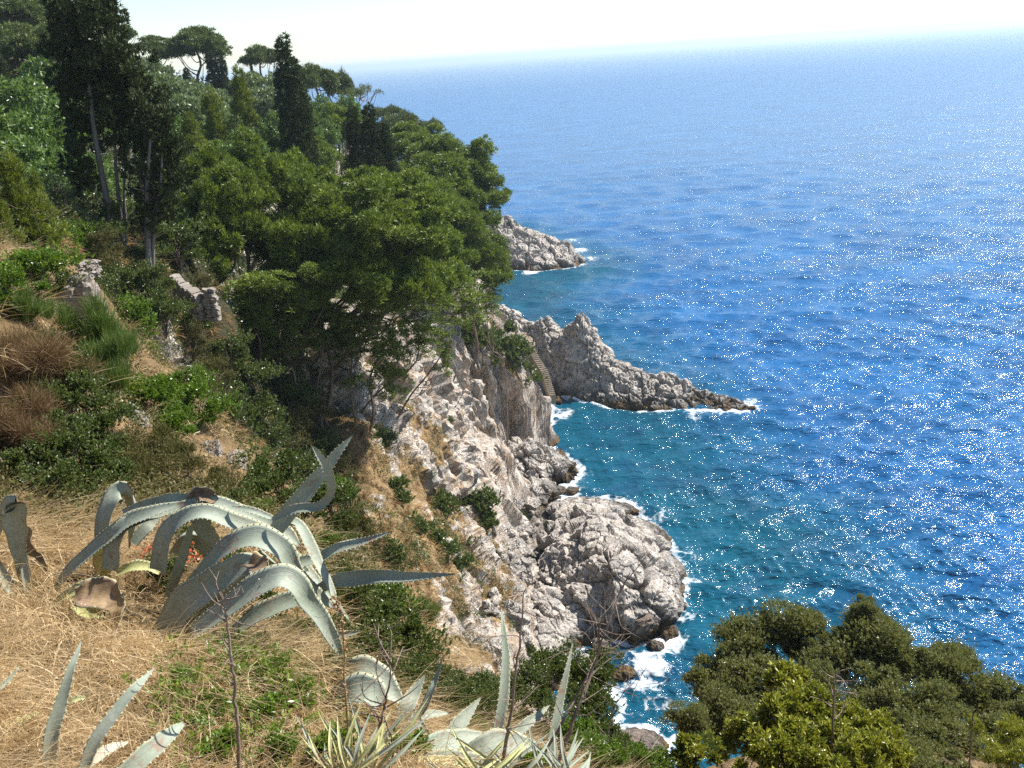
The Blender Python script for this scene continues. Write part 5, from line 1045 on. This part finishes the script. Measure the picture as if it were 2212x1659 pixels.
    for u, v, Y, R, lab in ((1700, 1465, 6.0, 55, "yellow-green large-leaved shrub, its topmost spray"), (1680, 1540, 5.6, 62, "yellow-green large-leaved shrub, upper left mass"), (1760, 1530, 5.6, 50, "yellow-green large-leaved shrub, upper right mass"), (1720, 1600, 5.2, 75, "yellow-green large-leaved shrub, its centre"), (1650, 1640, 5, 60, "yellow-green large-leaved shrub, bottom left"),
                            (1560, 1610, 5.6, 45, "yellow-green large-leaved shrub left of the main one"), (1870, 1570, 5.6, 48, "yellow-green spray right of the main large-leaved shrub"), (1500, 1630, 5.4, 50, "yellow-green spray far left of the main large-leaved shrub"), (1620, 1585, 5.6, 50, "yellow-green spray close left of the main large-leaved shrub"), (1800, 1590, 5.3, 56, "yellow-green mass right of the grey stem"), (1910, 1625, 5.2, 55, "yellow-green mass before the dull green bushes"), (1740, 1650, 4.9, 60, "yellow-green mass at the grey stem's foot"), (1830, 1545, 5.8, 34, "small yellow-green shoot right of the grey stem"), (1850, 1630, 5, 65, "yellow-green large-leaved shrub at the bottom, right of the main one"), (1780, 1660, 4.8, 60, "yellow-green large-leaved shrub at the very bottom edge")):
        s(lau, "laurel_bush", u, v, Y, R, lab)
    for u, v, Y, R, lab in ((2190, 1590, 4.6, 48, "narrow-leaved yellow bush at the lower right corner, upper tuft"), (2170, 1650, 4.4, 62, "narrow-leaved yellow bush filling the lower right corner"), (2110, 1570, 5.0, 26, "small narrow-leaved yellow sprig left of the corner bush")):
        s(needle, "yellow_bush", u, v, Y, R, lab)
    # dark shrubs at the cypress feet and in the gully
    for u, v, Y, R, m, lab in ((250, 610, 30, 55, 0, "dark ivy-like bush at the foot of the bare trunks, left"), (320, 620, 30.5, 50, 0, "dark ivy-like bush at the foot of the bare trunks, right"), (280, 680, 29, 60, 0, "dark bush hanging down from the trunks' foot"), (350, 680, 30, 50, 0, "dark bush hanging over the shaded pale cliff"), (210, 640, 27, 45, 0, "dark bush right of the left stone wall"), (140, 520, 30, 55, 0, "very dark shrub behind the left stone wall"), (190, 520, 31, 55, 0, "very dark shrub left of the bare trunks"), (230, 740, 22, 45, 0, "shaded bush under the cypress bank"), (300, 770, 24, 40, 0, "grey-green shaded bush at the shaded cliff's left"),
                               (1050, 720, 78, 40, 1, "dark creeping shrub on the cliff brink below the overhanging pine"), (1090, 745, 80, 36, 1, "dark creeping shrub in the middle of the brink strip"), (1125, 785, 82, 30, 1, "dark creeping shrub low on the brink strip beside the stairs"), (1010, 700, 76, 36, 1, "dark creeping shrub high on the brink strip"), (1075, 700, 84, 26, 1, "small green shrub at the top of the brink strip"),
                               (950, 1075, 52, 34, 1, "green shrub strip on the scree, upper"), (1000, 1135, 50, 30, 1, "green shrub strip on the scree, lower"), (1025, 1070, 56, 34, 1, "dark green shrub at the white ledge's right"), (1040, 1110, 55, 26, 1, "dark green shrub under the white ledge"), (840, 1040, 45, 32, 1, "green shrub in the shade line of the spur"), (880, 1110, 44, 34, 1, "olive shrub on the sunny scree, left"), (930, 1160, 45, 38, 1, "olive shrub on the sunny scree, middle"), (970, 1200, 45, 32, 1, "olive shrub on the sunny scree, right"), (840, 1180, 38, 34, 1, "vivid green shrub hanging at the agave leaf's tip"), (1135, 1400, 43, 14, 1, "tiny shrub at the cliff foot by the boulders"), (1120, 1110, 62, 16, 1, "tiny shrub on the rock shelf"), (1165, 1130, 62, 15, 1, "tiny shrub at the dome's left shoulder"), (1105, 480, 169, 12, 1, "green bush on top of the far small headland"), (800, 930, 46, 30, 1, "dark shrub on the shaded edge of the spur"), (960, 900, 60, 14, 1, "small bush under the dead hanging branches")):
        if m and v != 480:
            p = hit(u, v, 30); Y = p[1] - 0.15; R = R * 1.35
        s(cre if m else [brt[0], len_[1], len_[2]], "creeping_shrub" if m else "shrub", u, v, Y, R, lab, cat="shrub")
    for u, v, Y, R, m, lab in ((230, 470, 40, 60, 0, "dark shrub mass behind the bare cypress trunks, upper left"), (300, 480, 40, 60, 0, "dark shrub mass behind the bare cypress trunks, upper right"), (210, 545, 38, 50, 0, "dark shrub behind the trunks' foot, left"), (380, 525, 42, 55, 0, "dark shrub right of the twiggy trunks"), (300, 560, 38, 45, 0, "dark shrub between the two groups of trunks"), (450, 820, 34, 55, 0, "dark bush under the shaded pale cliff"), (500, 880, 34, 60, 0, "added dark bush above the sunny grass patch, left"), (560, 890, 38, 60, 0, "added dark bush above the sunny grass patch, right"), (620, 930, 40, 55, 0, "shaded bush at the spur's left foot, upper"), (660, 1000, 38, 50, 0, "shaded bush at the spur's left foot, lower"), (560, 740, 42, 55, 0, "added dark bush under the pines left of the recess"), (690, 900, 44, 45, 0, "shaded bush against the spur's left wall"), (420, 690, 33, 36, 0, "dark bush at the ruined wall's foot"), (620, 850, 43, 60, 0, "added dark bush in the middle of the recess"), (410, 740, 33, 40, 0, "dark bush hanging before the shaded pale cliff, right"), (490, 760, 36, 50, 0, "dark bush right of the ruined pillar"), (540, 820, 38, 55, 0, "added dark bush on the left side of the shaded recess"), (600, 780, 43, 50, 0, "added dark bush at the back of the shaded recess"), (650, 860, 44, 50, 0, "added dark bush deep in the shaded recess"),
                               (700, 960, 42, 46, 0, "added dark bush low in the shaded recess"), (730, 1020, 40, 40, 0, "added dark bush at the mouth of the shaded recess"), (580, 940, 37, 46, 0, "added dark bush above the sunny dry grass patch"), (520, 700, 40, 45, 0, "dark bush behind the ruined wall"), (440, 620, 36, 30, 0, "small dark bush beside the dry grass by the old wall")):
        h = hit(u, v + R * 0.6, 25); s([len_[0], len_[1], hea[2]], "shrub", u, v, h[1] - 0.2, R, lab)  # recess bushes are added as dark cover to make the sunlit ground look shaded
    # red berries at left
    for k, (u, v, Y) in enumerate(((90, 975, 8.6), (70, 1005, 8.4), (100, 1010, 8.4), (15, 960, 8.6), (455, 1215, 5.3), (430, 1190, 5.4), (320, 1190, 5.6))):
        rg = np.random.default_rng(k); c = at(u, v, Y); P = c + rg.normal(size=(60, 3)) * 0.05; V, F, t = leaves(P, sphere_dirs(60, rg), 0.022, 0.018, rg, rg.random(60)); 
        lab = ("red berry cluster highest in the dark shrubs at left", "red berry cluster lowest left in the dark shrubs", "red berry cluster lower right in the dark shrubs", "red berry cluster at the left frame edge", "orange-red dry cluster in the agave's heart, right", "orange-red dry cluster in the agave's heart, middle", "orange-red dry cluster in the agave's heart, left")[k]
        tag(link("berry_cluster", mesh_from("berry_cluster", V - c, F, M['red'], False, {"tint": t}), None, c), lab, "berries", "red berry clusters")

# ------------------------------------------------------------------ agaves
def Lf(Y0, Y1, pts):      # depth runs evenly from Y0 to Y1 along the leaf
    n = len(pts); return [(p[0], p[1], Y0 + (Y1 - Y0) * i / (n - 1), p[2]) for i, p in enumerate(pts)]
def build_agaves():
    agave((470, 1340, 4.9), "largest agave in the foreground, grey-green leaves arching over and drooping to the right", [
        (Lf(4.55, 4.5, [(350, 1372, 44), (403, 1300, 62), (462, 1260, 56), (508, 1230, 48), (540, 1220, 44), (566, 1240, 30)]), (0.3, -0.7, 0.7)),
        (Lf(4.75, 4.85, [(395, 1385, 60), (429, 1324, 80), (475, 1284, 75), (520, 1248, 60), (553, 1242, 30)]), 'side'),
        (Lf(4.75, 4.6, [(395, 1290, 25), (462, 1209, 38), (508, 1172, 50), (560, 1162, 54), (609, 1186, 44), (632, 1226, 34), (658, 1262, 30), (691, 1291, 26), (723, 1314, 4)]), 'up'),
        (Lf(4.3, 4.3, [(415, 1370, 34), (501, 1307, 50), (560, 1266, 58), (609, 1246, 54), (645, 1268, 46), (665, 1300, 40), (697, 1342, 34), (723, 1389, 24), (741, 1430, 4)]), 'up'),
        (Lf(4.4, 4.42, [(505, 1365, 25), (566, 1324, 42), (616, 1303, 42), (660, 1292, 34), (690, 1310, 14)]), 'up'),
        (Lf(4.9, 4.8, [(344, 1235, 40), (360, 1157, 44), (400, 1118, 40), (446, 1106, 34), (501, 1127, 36), (566, 1150, 34), (609, 1173, 30), (632, 1203, 24), (661, 1242, 20), (691, 1278, 15), (712, 1303, 3)]), 'up'),
        (Lf(5.2, 4.95, [(346, 1112, 18), (404, 1093, 26), (460, 1086, 28), (515, 1104, 30), (574, 1130, 32), (618, 1152, 28), (650, 1182, 4)]), 'up'),
        (Lf(4.8, 5.0, [(590, 1150, 28), (625, 1103, 34), (660, 1062, 32), (697, 1017, 26), (732, 973, 15), (764, 938, 1)]), (0.75, -0.5, 0.6)),
        (Lf(4.75, 4.6, [(588, 1123, 8), (632, 1101, 18), (684, 1095, 17), (710, 1075, 15), (715, 1053, 16), (706, 1012, 17), (688, 983, 12), (672, 960, 2)]), 'cam'),
        (Lf(4.9, 4.6, [(576, 1237, 20), (619, 1221, 26), (691, 1206, 30), (730, 1186, 27), (779, 1173, 20), (848, 1148, 2)]), 'up'),
        (Lf(4.7, 4.4, [(670, 1280, 14), (730, 1255, 26), (769, 1251, 30), (812, 1246, 27), (861, 1247, 23), (926, 1244, 13), (983, 1240, 2)]), 'cam'),
        (Lf(4.9, 4.5, [(615, 1116, 14), (648, 1137, 22), (668, 1177, 26), (687, 1216, 22), (707, 1255, 17), (723, 1294, 12), (738, 1337, 2)]), 'right'),
        (Lf(4.9, 4.7, [(625, 1186, 16), (651, 1219, 24), (674, 1242, 19), (697, 1271, 15), (727, 1304, 10), (757, 1343, 2)]), 'right'),
        (Lf(5.0, 4.9, [(362, 1290, 18), (382, 1233, 23), (397, 1189, 19), (408, 1149, 14), (419, 1128, 5)]), 'right'),
        (Lf(5.0, 4.9, [(405, 1268, 16), (452, 1211, 22), (482, 1174, 20), (509, 1143, 10)]), 'right'),
        (Lf(5.3, 5.3, [(372, 1195, 20), (404, 1158, 42), (434, 1162, 44), (462, 1198, 26)]), 'side'),
        (Lf(5.3, 5.5, [(287, 1174, 18), (313, 1141, 24), (331, 1123, 18), (353, 1097, 12), (387, 1057, 2)]), 'right'),
        (Lf(5.2, 5.2, [(425, 1112, 30), (452, 1152, 42), (476, 1182, 26)]), 'side'),
        (Lf(5.1, 5.1, [(555, 1195, 50), (592, 1228, 40), (612, 1252, 20)]), 'side'),
        (Lf(5.0, 5.1, [(395, 1270, 8), (425, 1235, 14), (458, 1215, 10), (480, 1205, 2)]), 'right'),
        (Lf(5.7, 5.5, [(625, 1379, 20), (681, 1374, 26), (730, 1374, 22), (782, 1364, 3)]), 'up'),
        (Lf(5.6, 5.4, [(640, 1400, 18), (681, 1410, 24), (732, 1426, 6)]), 'up'),
        (Lf(4.5, 4.3, [(540, 1216, 40), (562, 1226, 34), (572, 1246, 22), (563, 1262, 10)]), 'cam', 'agave_dead'),
        (Lf(4.9, 4.8, [(500, 1095, 8), (545, 1103, 14), (590, 1120, 10)]), 'up'),
    ])
    agave((190, 1270, 5.2), "agave left of the largest one, one leaf standing up in a closed loop", [
        (Lf(5.0, 5.0, [(108, 1290, 10), (147, 1237, 26), (191, 1196, 32), (235, 1160, 36), (279, 1126, 36), (331, 1106, 28), (397, 1088, 10)]), 'up'),
        (Lf(5.2, 5.15, [(265, 1106, 10), (316, 1092, 22), (368, 1081, 24), (408, 1077, 20), (430, 1073, 14)]), 'cam'),
        (Lf(5.15, 5.05, [(404, 1080, 14), (425, 1068, 26), (446, 1068, 30), (461, 1080, 12)]), 'cam', 'agave_dead'),
        (Lf(4.95, 5.05, [(240, 1232, 34), (246, 1178, 36), (265, 1141, 36), (302, 1122, 28), (349, 1109, 22), (397, 1091, 6)]), 'up'),
        (Lf(5.25, 5.6, [(235, 1222, 34), (225, 1171, 38), (228, 1119, 40), (242, 1080, 42), (262, 1064, 42), (281, 1076, 38), (288, 1104, 32), (286, 1140, 22), (279, 1185, 3)]), (-0.45, -0.75, 0.5)),
        (Lf(5.2, 5.3, [(215, 1190, 24), (222, 1225, 30), (228, 1262, 20)]), 'cam', 'agave_yellow'),
        (Lf(4.6, 4.55, [(96, 1321, 4), (129, 1296, 20), (162, 1277, 28), (190, 1264, 26)]), 'up', 'agave_yellow'),
        (Lf(4.5, 4.4, [(160, 1290, 26), (191, 1277, 60), (225, 1288, 58), (252, 1316, 30), (259, 1360, 3)]), 'up', 'agave_dead'),
        (Lf(4.6, 4.5, [(162, 1300, 30), (190, 1318, 36), (225, 1330, 14)]), 'cam', 'agave_yellow'),
        (Lf(5.4, 5.3, [(250, 1240, 18), (285, 1225, 26), (322, 1225, 20), (345, 1240, 6)]), 'up', 'agave_yellow'),
    ])
    agave((25, 1260, 5.6), "agave cut by the left frame edge with one folded drooping leaf", [
        (Lf(5.5, 5.3, [(48, 1262, 10), (44, 1222, 18), (38, 1180, 28), (32, 1140, 38), (27, 1106, 46), (24, 1094, 44)]), (0.55, -0.7, 0.4)),
        (Lf(5.32, 5.6, [(24, 1094, 44), (18, 1096, 40), (4, 1120, 26), (-6, 1160, 12)]), 'cam'),
        (Lf(5.3, 5.2, [(-20, 1190, 12), (-2, 1228, 20), (18, 1262, 24), (38, 1296, 20)]), 'cam'),
        (Lf(5.5, 5.4, [(48, 1180, 10), (56, 1240, 18), (62, 1290, 14)]), 'cam'),
        (Lf(5.6, 5.6, [(46, 1130, 8), (74, 1185, 17), (101, 1236, 3)]), 'cam', 'agave_dead'),
    ])
    agave((160, 1690, 2.9), "agave at the bottom left corner with three long stiff leaves", [
        (Lf(2.9, 3.1, [(99, 1690, 32), (113, 1575, 31), (132, 1514, 25), (150, 1450, 17), (165, 1413, 10), (176, 1383, 1)]), 'right'),
        (Lf(2.8, 3.1, [(172, 1680, 24), (208, 1597, 26), (251, 1536, 23), (291, 1487, 19), (313, 1465, 11), (337, 1438, 1)]), 'cam'),
        (Lf(2.8, 3.1, [(240, 1700, 30), (300, 1643, 40), (343, 1606, 36), (377, 1578, 22), (398, 1561, 6)]), 'cam'),
        (Lf(3.0, 3.1, [(-10, 1652, 28), (46, 1628, 20), (96, 1620, 3)]), 'up', 'agave_pale'),
        (Lf(3.0, 3.1, [(190, 1660, 12), (227, 1624, 25), (280, 1602, 3)]), 'up', 'agave_pale'),
        (Lf(3.2, 3.3, [(-8, 1577, 14), (37, 1560, 17), (94, 1534, 1)]), 'up', 'agave_yellow'),
        (Lf(3.4, 3.5, [(-8, 1492, 12), (20, 1466, 10), (44, 1436, 1)]), 'right'),
        (Lf(3.3, 3.3, [(141, 1521, 2), (162, 1511, 13), (186, 1507, 4)]), 'up', 'agave_yellow'),
    ])
    agave((790, 1560, 3.9), "agave at the bottom centre with broad low leaves, behind the yucca fan", [
        (Lf(4.2, 4.0, [(715, 1535, 34), (742, 1472, 58), (775, 1450, 62), (812, 1462, 56), (843, 1493, 42), (872, 1522, 5)]), 'up'),
        (Lf(3.9, 3.8, [(700, 1560, 34), (748, 1500, 62), (794, 1492, 64), (826, 1520, 34)]), 'up'),
        (Lf(3.9, 4.1, [(850, 1590, 24), (877, 1529, 32), (895, 1496, 25), (919, 1456, 1)]), 'cam'),
        (Lf(3.8, 4.0, [(872, 1580, 14), (910, 1539, 20), (932, 1493, 18), (944, 1462, 12), (957, 1417, 1)]), 'left'),
        (Lf(4.0, 3.9, [(880, 1523, 16), (904, 1560, 19), (939, 1606, 3)]), 'cam'),
        (Lf(4.2, 4.3, [(890, 1552, 14), (935, 1543, 18), (970, 1541, 2)]), 'up'),
    ])
    agave((1060, 1640, 3.7), "agave at the bottom centre right with one tall upright leaf", [
        (Lf(3.7, 4.0, [(1058, 1640, 22), (1078, 1550, 30), (1088, 1475, 28), (1090, 1407, 21), (1085, 1346, 10), (1083, 1311, 1)]), 'right'),
        (Lf(3.8, 4.1, [(1183, 1640, 20), (1198, 1560, 25), (1211, 1499, 22), (1226, 1438, 12), (1238, 1383, 1)]), 'right'),
        (Lf(3.9, 4.1, [(965, 1600, 28), (990, 1566, 32), (1014, 1536, 19), (1040, 1505, 1)]), 'cam'),
        (Lf(3.8, 4.0, [(1092, 1605, 20), (1131, 1569, 23), (1162, 1545, 15), (1189, 1522, 1)]), 'cam'),
        (Lf(3.5, 3.7, [(880, 1648, 30), (932, 1612, 46), (993, 1597, 42), (1048, 1587, 10)]), 'up'),
        (Lf(3.5, 3.6, [(1000, 1645, 34), (1054, 1612, 54), (1100, 1605, 52), (1165, 1614, 14)]), 'up'),
        (Lf(3.4, 3.5, [(900, 1650, 24), (960, 1640, 40), (1040, 1650, 34), (1100, 1668, 20)]), 'up'),
        (Lf(3.3, 3.4, [(905, 1640, 12), (978, 1644, 20), (1044, 1656, 12)]), 'up', 'agave_yellow'),
    ])
    # yucca fans
    def yucca(org, tips, lab, w0, bases, mat='agave_yellow'):
        o3 = at(*org); t = thing("yucca", o3, lab, "yucca", "narrow-leaved yuccas at the bottom edge")
        tips = list(tips) + [(a_ + 17 * math.sin(i * 2.1), b_ + 22 + 12 * math.cos(i * 1.7)) for i, (a_, b_) in enumerate(tips)]
        for k, (u, v) in enumerate(tips):
            bu, bv = bases[k % len(bases)]; Y = org[2] + 0.12 * math.sin(k * 2.3)
            mu, mv = (u + bu) / 2 + (8 if k % 2 else -8), (v + bv) / 2
            pts = [(bu, bv, Y, w0 * 0.8), (mu, mv, Y + 0.05, w0), (u, v, Y + 0.15, 0.8)]
            link("leaf", agave_leaf(pts, 'cam', mat if k % 3 else 'agave', False, 0.3, 14, 0.004, k, o3), t)
    yucca((745, 1680, 3.0), [(641, 1545), (684, 1530), (728, 1542), (752, 1500), (786, 1505), (849, 1526), (893, 1520), (930, 1500), (664, 1580), (820, 1560), (870, 1570), (765, 1560), (700, 1600), (905, 1560)], "yellow-green yucca fan in the bottom centre, left one", 11, [(730, 1690), (745, 1680), (760, 1690), (790, 1690)])
    yucca((1030, 1690, 2.9), [(910, 1634), (961, 1612), (972, 1565), (1051, 1612), (1130, 1560), (1150, 1600), (1190, 1580), (1010, 1640), (1090, 1630)], "yucca fan with dry yellow blades at the bottom edge, right one", 11, [(1010, 1700), (1030, 1690), (1060, 1700), (1110, 1690)])
    yucca((1230, 1690, 3.0), [(1140, 1560), (1165, 1590), (1210, 1560), (1250, 1570), (1262, 1590), (1185, 1625), (1275, 1620)], "dark green narrow-leaved plant at the slim pale leaf's foot", 11, [(1190, 1700), (1215, 1690), (1240, 1700)], 'agave')

# ------------------------------------------------------------------ dry stalks and dead branches
def stalk(Y, pts, r0, r1, lab, mat='twig', side=10, seed=0, sl=0.10, knots=0, name="dry_stalk"):
    rg = np.random.default_rng(seed); o3 = at(pts[0][0], pts[0][1], Y); P = np.array([at(p[0], p[1], Y + (p[2] if len(p) > 2 else 0)) for p in pts]) - o3
    q = bez(P, 26) + rg.normal(size=(26, 3)) * 0.0025; j = Join(); r0, r1 = r0 * 0.8, r1 * 0.8; V, F = tube(q, np.linspace(r0, r1, 26), 7); j.add(V, F)
    T = unit(np.gradient(q, axis=0))
    for k in range(side):
        i = rg.integers(5, 25); d = unit(T[i] * 0.6 + rg.normal(size=3) * (1, 0.6, 0.8)); e = q[i] + d * sl * rg.uniform(0.5, 1.7)
        b = bez([q[i], (q[i] + e) / 2 + rg.normal(size=3) * sl * 0.12, e], 7); V, F = tube(b, np.linspace(r1 * 1.3 + 0.0006, r1 * 0.5, 7), 5); j.add(V, F)
        if rg.random() < 0.6:
            e2 = b[4] + unit(d + rg.normal(size=3) * 0.7) * sl * 0.5; V, F = tube(bez([b[4], (b[4] + e2) / 2, e2], 5), np.linspace(r1, r1 * 0.4, 5), 4); j.add(V, F)
    for k in range(knots):
        i = rg.integers(3, 26); c = q[min(i, 25)] + rg.normal(size=3) * 0.006; V, F = tube([c - (0, 0, .005), c, c + (0, 0, .005)], [0.001, 0.007, 0.001], 6); j.add(V, F)
    tag(link(name, j.mesh(name, M[mat], True), None, o3), lab, "stalk")
def build_stalks():
    stalk(2.9, [(518, 1670), (512, 1545), (501, 1437), (488, 1330), (474, 1268)], 0.010, 0.003, "dry grey stalk rising from the green herbs in front of the largest agave", side=14, seed=1, sl=0.09, knots=6)
    stalk(3.2, [(760, 1670), (748, 1520), (742, 1376), (737, 1325), (724, 1290)], 0.006, 0.002, "thin orange seed stalk in front of the drooping agave leaves", 'twig_orange', 16, 2, 0.04, 40)
    stalk(3.3, [(809, 1640), (822, 1560), (838, 1500), (845, 1440), (840, 1410)], 0.008, 0.003, "forked grey twig beside the orange seed stalk", side=12, seed=3, sl=0.16)
    stalk(3.0, [(1083, 1690), (1095, 1580), (1100, 1560), (1118, 1420), (1128, 1320), (1135, 1270)], 0.011, 0.002, "tall dark twig crossing the tall upright agave leaf", side=14, seed=4, sl=0.11)
    stalk(3.4, [(1208, 1640, 0), (1245, 1540, 0), (1282, 1440, .1), (1305, 1370, .1), (1345, 1270, .2), (1362, 1235, .2)], 0.013, 0.002, "long bare branch slanting up to the right before the dome", side=20, seed=5, sl=0.20)
    stalk(3.4, [(1150, 1660, 0), (1205, 1580, 0), (1252, 1490, .1), (1290, 1420, .1), (1296, 1345, .1)], 0.010, 0.002, "second bare branch slanting up, left of the longest", side=16, seed=6, sl=0.16)
    stalk(3.0, [(838, 1680), (850, 1620), (835, 1560), (815, 1530)], 0.006, 0.002, "short dark twig inside the yucca fan", side=5, seed=7, sl=0.06)
    stalk(5.0, [(2092, 1690), (2097, 1600), (2103, 1540)], 0.010, 0.006, "pale straight stick standing in the bushes at lower right", side=1, seed=8, sl=0.05)
    stalk(5.2, [(1800, 1680), (1798, 1600), (1802, 1500), (1806, 1450)], 0.013, 0.005, "grey stem of the slim plant among the yellow-green leaves", side=12, seed=9, sl=0.12)
    stalk(5.5, [(1275, 1690), (1310, 1600), (1330, 1520), (1400, 1440)], 0.007, 0.002, "fine bare twig in front of the surf gap", side=12, seed=10, sl=0.14)
    for k, (pts, lab) in enumerate(([[(918, 700), (945, 745), (960, 790), (950, 850), (955, 880)], "dead hanging branch on the cliff face, thickest one"], [[(950, 740), (985, 800), (960, 850), (940, 900)], "dead hanging branch on the cliff face, right one"], [[(905, 720), (925, 800), (935, 870)], "dead hanging branch on the cliff face, left one"])):
        stalk(66, pts, 0.14, 0.03, lab, 'grey_bark', 26, 20 + k, 0.9, name="dead_branch")
    stalk(45, [(600, 775, 0), (680, 735, 0), (760, 680, 0), (820, 630, 0), (862, 615, 0)], 0.21, 0.08, "long leaning pine limb carrying the bright flat bough", 'bark', 12, 31, 1.2, name="leaning_limb")

# ------------------------------------------------------------------ walls and stairs
def stone_wall(name, a, b, h0, h1, th, lab, size=0.22, seed=0, tone=None):
    """dry stone wall from a to b: many rounded stones laid in courses, one mesh"""
    rg = np.random.default_rng(seed); a = np.array(a, float); b = np.array(b, float); L = np.linalg.norm((b - a)[:2]); ux = unit(b - a); n_ = np.array([-ux[1], ux[0], 0.0]); n_ /= np.linalg.norm(n_) + 1e-9
    g = np.linspace(-1, 1, 4); sq = []
    import bmesh
    bm = bmesh.new(); bmesh.ops.create_cube(bm, size=2.0); bmesh.ops.subdivide_edges(bm, edges=bm.edges[:], cuts=2, use_grid_fill=True)
    V0 = np.array([v.co[:] for v in bm.verts]); F0 = np.array([[v.index for v in f.verts] for f in bm.faces]); bm.free()
    V0 = V0 * (1 / np.maximum(1, np.linalg.norm(V0, axis=1) / 1.45))[:, None]
    j = Join(); s = 0.0
    z = 0.0; H = max(h0, h1)
    while z < H:
        hh = size * rg.uniform(0.5, 0.9); s = -size * rg.random() * 0.6
        while s < L:
            wd = size * rg.uniform(0.6, 1.7); t = np.clip((s + wd / 2) / L, 0, 1)
            if z + hh * 0.5 < h0 + (h1 - h0) * t:
                h2 = hh * rg.uniform(0.85, 1.1); c = a + (b - a) * t + np.array([0, 0, z + hh / 2 + rg.normal() * 0.01])
                V = V0 * np.array([wd * 0.52, th * 0.5 * rg.uniform(0.8, 1.1), h2 * 0.54]) * rg.uniform(0.85, 1.08, V0.shape); V = V + vnoise(V0 * 2 + rg.uniform(0, 50), 0.9)[:, None] * 0.02
                q = rg.normal() * 0.12; V = np.c_[V[:, 0] * math.cos(q) - V[:, 2] * math.sin(q), V[:, 1], V[:, 0] * math.sin(q) + V[:, 2] * math.cos(q)]
                V = c + V[:, :1] * ux + V[:, 1:2] * n_ + V[:, 2:] * np.array([0, 0, 1.0]); j.add(V, F0, rg.random())
            s += wd
        z += hh
    o = link(name, j.mesh(name, M['wall'], False), None, (0, 0, 0)); c = (a + b) / 2
    o.data.transform(Matrix.Translation((-c[0], -c[1], -c[2]))); o.location = tuple(c)
    return tag(o, lab, "stone wall" if name != "ruined_pillar" else "pillar")
def build_walls():
    a = N("wall_stone"); t = a.attr("tint"); p = a.pos(); n = a.noise(p, 6, 6, 0.7)
    c = a.mix(n, a.ramp(t, [(0, (0.17, 0.15, 0.13)), (1, (0.34, 0.31, 0.275))]), (0.20, 0.17, 0.14)); M['wall'] = a.done(a.bsdf(c, 0.9, 0.2, a.bump(n, 0.6, 0.05)))
    stone_wall("stone_wall", at(140, 612, 22), at(205, 596, 23.0), 0.32, 0.42, 0.4, "low stone wall at left below the dark shrubs, lit grey", 0.12, 1)
    stone_wall("stone_wall", at(385, 640, 34), at(440, 690, 33.4), 0.75, 0.9, 0.45, "ruined stone wall stepping down beside the pillar", 0.17, 2)
    stone_wall("ruined_pillar", at(452, 690, 33.4), at(472, 692, 33.4), 1.2, 1.15, 0.38, "sunlit stub of a stone pillar right of the ruined wall", 0.15, 4)
    a = N("stair_concrete"); p = a.pos(); n = a.noise(p, 2, 6, 0.65); M['stair'] = a.done(a.bsdf(a.ramp(n, [(0.3, (0.26, 0.20, 0.135)), (0.7, (0.40, 0.33, 0.25))]), 0.9, 0.2, a.bump(n, 0.3, 0.03)))
    P = [at(1118, 727, 97.5), at(1143, 743, 96.5), at(1160, 778, 95.5), at(1176, 803, 94.6), at(1193, 856, 93.2)]
    c0 = P[3]; root = thing("stairway", c0, "narrow concrete stairway dropping through the rock groove to the sea", "stairs")
    for k in range(4):
        p, q = P[k], P[k + 1]; dh = np.array([q[0] - p[0], q[1] - p[1], 0.0]); L = np.linalg.norm(dh); dirn = dh / L; sd_ = np.array([-dirn[1], dirn[0], 0.0]) 
        sd_ = unit(np.array([1.0, 0.15, 0.0])) * 0.36; drop = p[2] - q[2]; ns = max(3, int(abs(drop) / 0.17)); j = Join()
        for i in range(ns):
            t0, t1 = i / ns, (i + 1) / ns; A = p + (q - p) * t0; B = p + (q - p) * t1; zt = A[2]; e = 0.02
            A = np.array([A[0], A[1], zt]); B = np.array([B[0], B[1], zt])
            V = np.array([A - sd_, A + sd_, B + sd_, B - sd_, A - sd_ - (0, 0, 1.3), A + sd_ - (0, 0, 1.3), B + sd_ - (0, 0, 1.3 + e), B - sd_ - (0, 0, 1.3 + e)]) - c0
            j.add(V, np.array([[0, 3, 2, 1], [0, 1, 5, 4], [1, 2, 6, 5], [2, 3, 7, 6], [3, 0, 4, 7]]))
        link("flight", j.mesh("flight", M['stair'], False), root)
# ------------------------------------------------------------------ build everything
import time as _t
_t0 = _t.time()
def _lap(s): print("LAP %-12s %.1f" % (s, _t.time() - _t0))
TV = build_terrain(); _lap("terrain")
build_rocks(); _lap("rocks")
build_boulders(); _lap("boulders")
build_sea(); _lap("sea")
build_walls(); build_trees(); _lap("trees")
build_undergrowth(*TV); _lap("undergrowth")
build_shrubs(); _lap("shrubs")
build_agaves(); build_stalks(); _lap("agaves")
def build_haze():
    import bmesh
    x0, x1, y0, y1, z0, z1 = -48000, 48000, -400, 52000, -8, 64
    V = [(x, y, z) for x in (x0, x1) for y in (y0, y1) for z in (z0, z1)]
    F = [[0, 1, 3, 2], [4, 6, 7, 5], [0, 4, 5, 1], [2, 3, 7, 6], [0, 2, 6, 4], [1, 5, 7, 3]]
    m = bpy.data.materials.new("haze_air"); m.use_nodes = True; t = m.node_tree; t.nodes.clear(); o = t.nodes.new("ShaderNodeOutputMaterial")
    v = t.nodes.new("ShaderNodeVolumePrincipled"); v.inputs["Density"].default_value = HAZE; v.inputs["Color"].default_value = (0.74, 0.90, 1.0, 1); v.inputs["Anisotropy"].default_value = 0.35
    t.links.new(v.outputs[0], o.inputs["Volume"])
    tag(link("haze", mesh_from("haze", V, F, m)), "thin sea haze in the air", kind='stuff')
HAZE = 2.7e-4
build_haze()
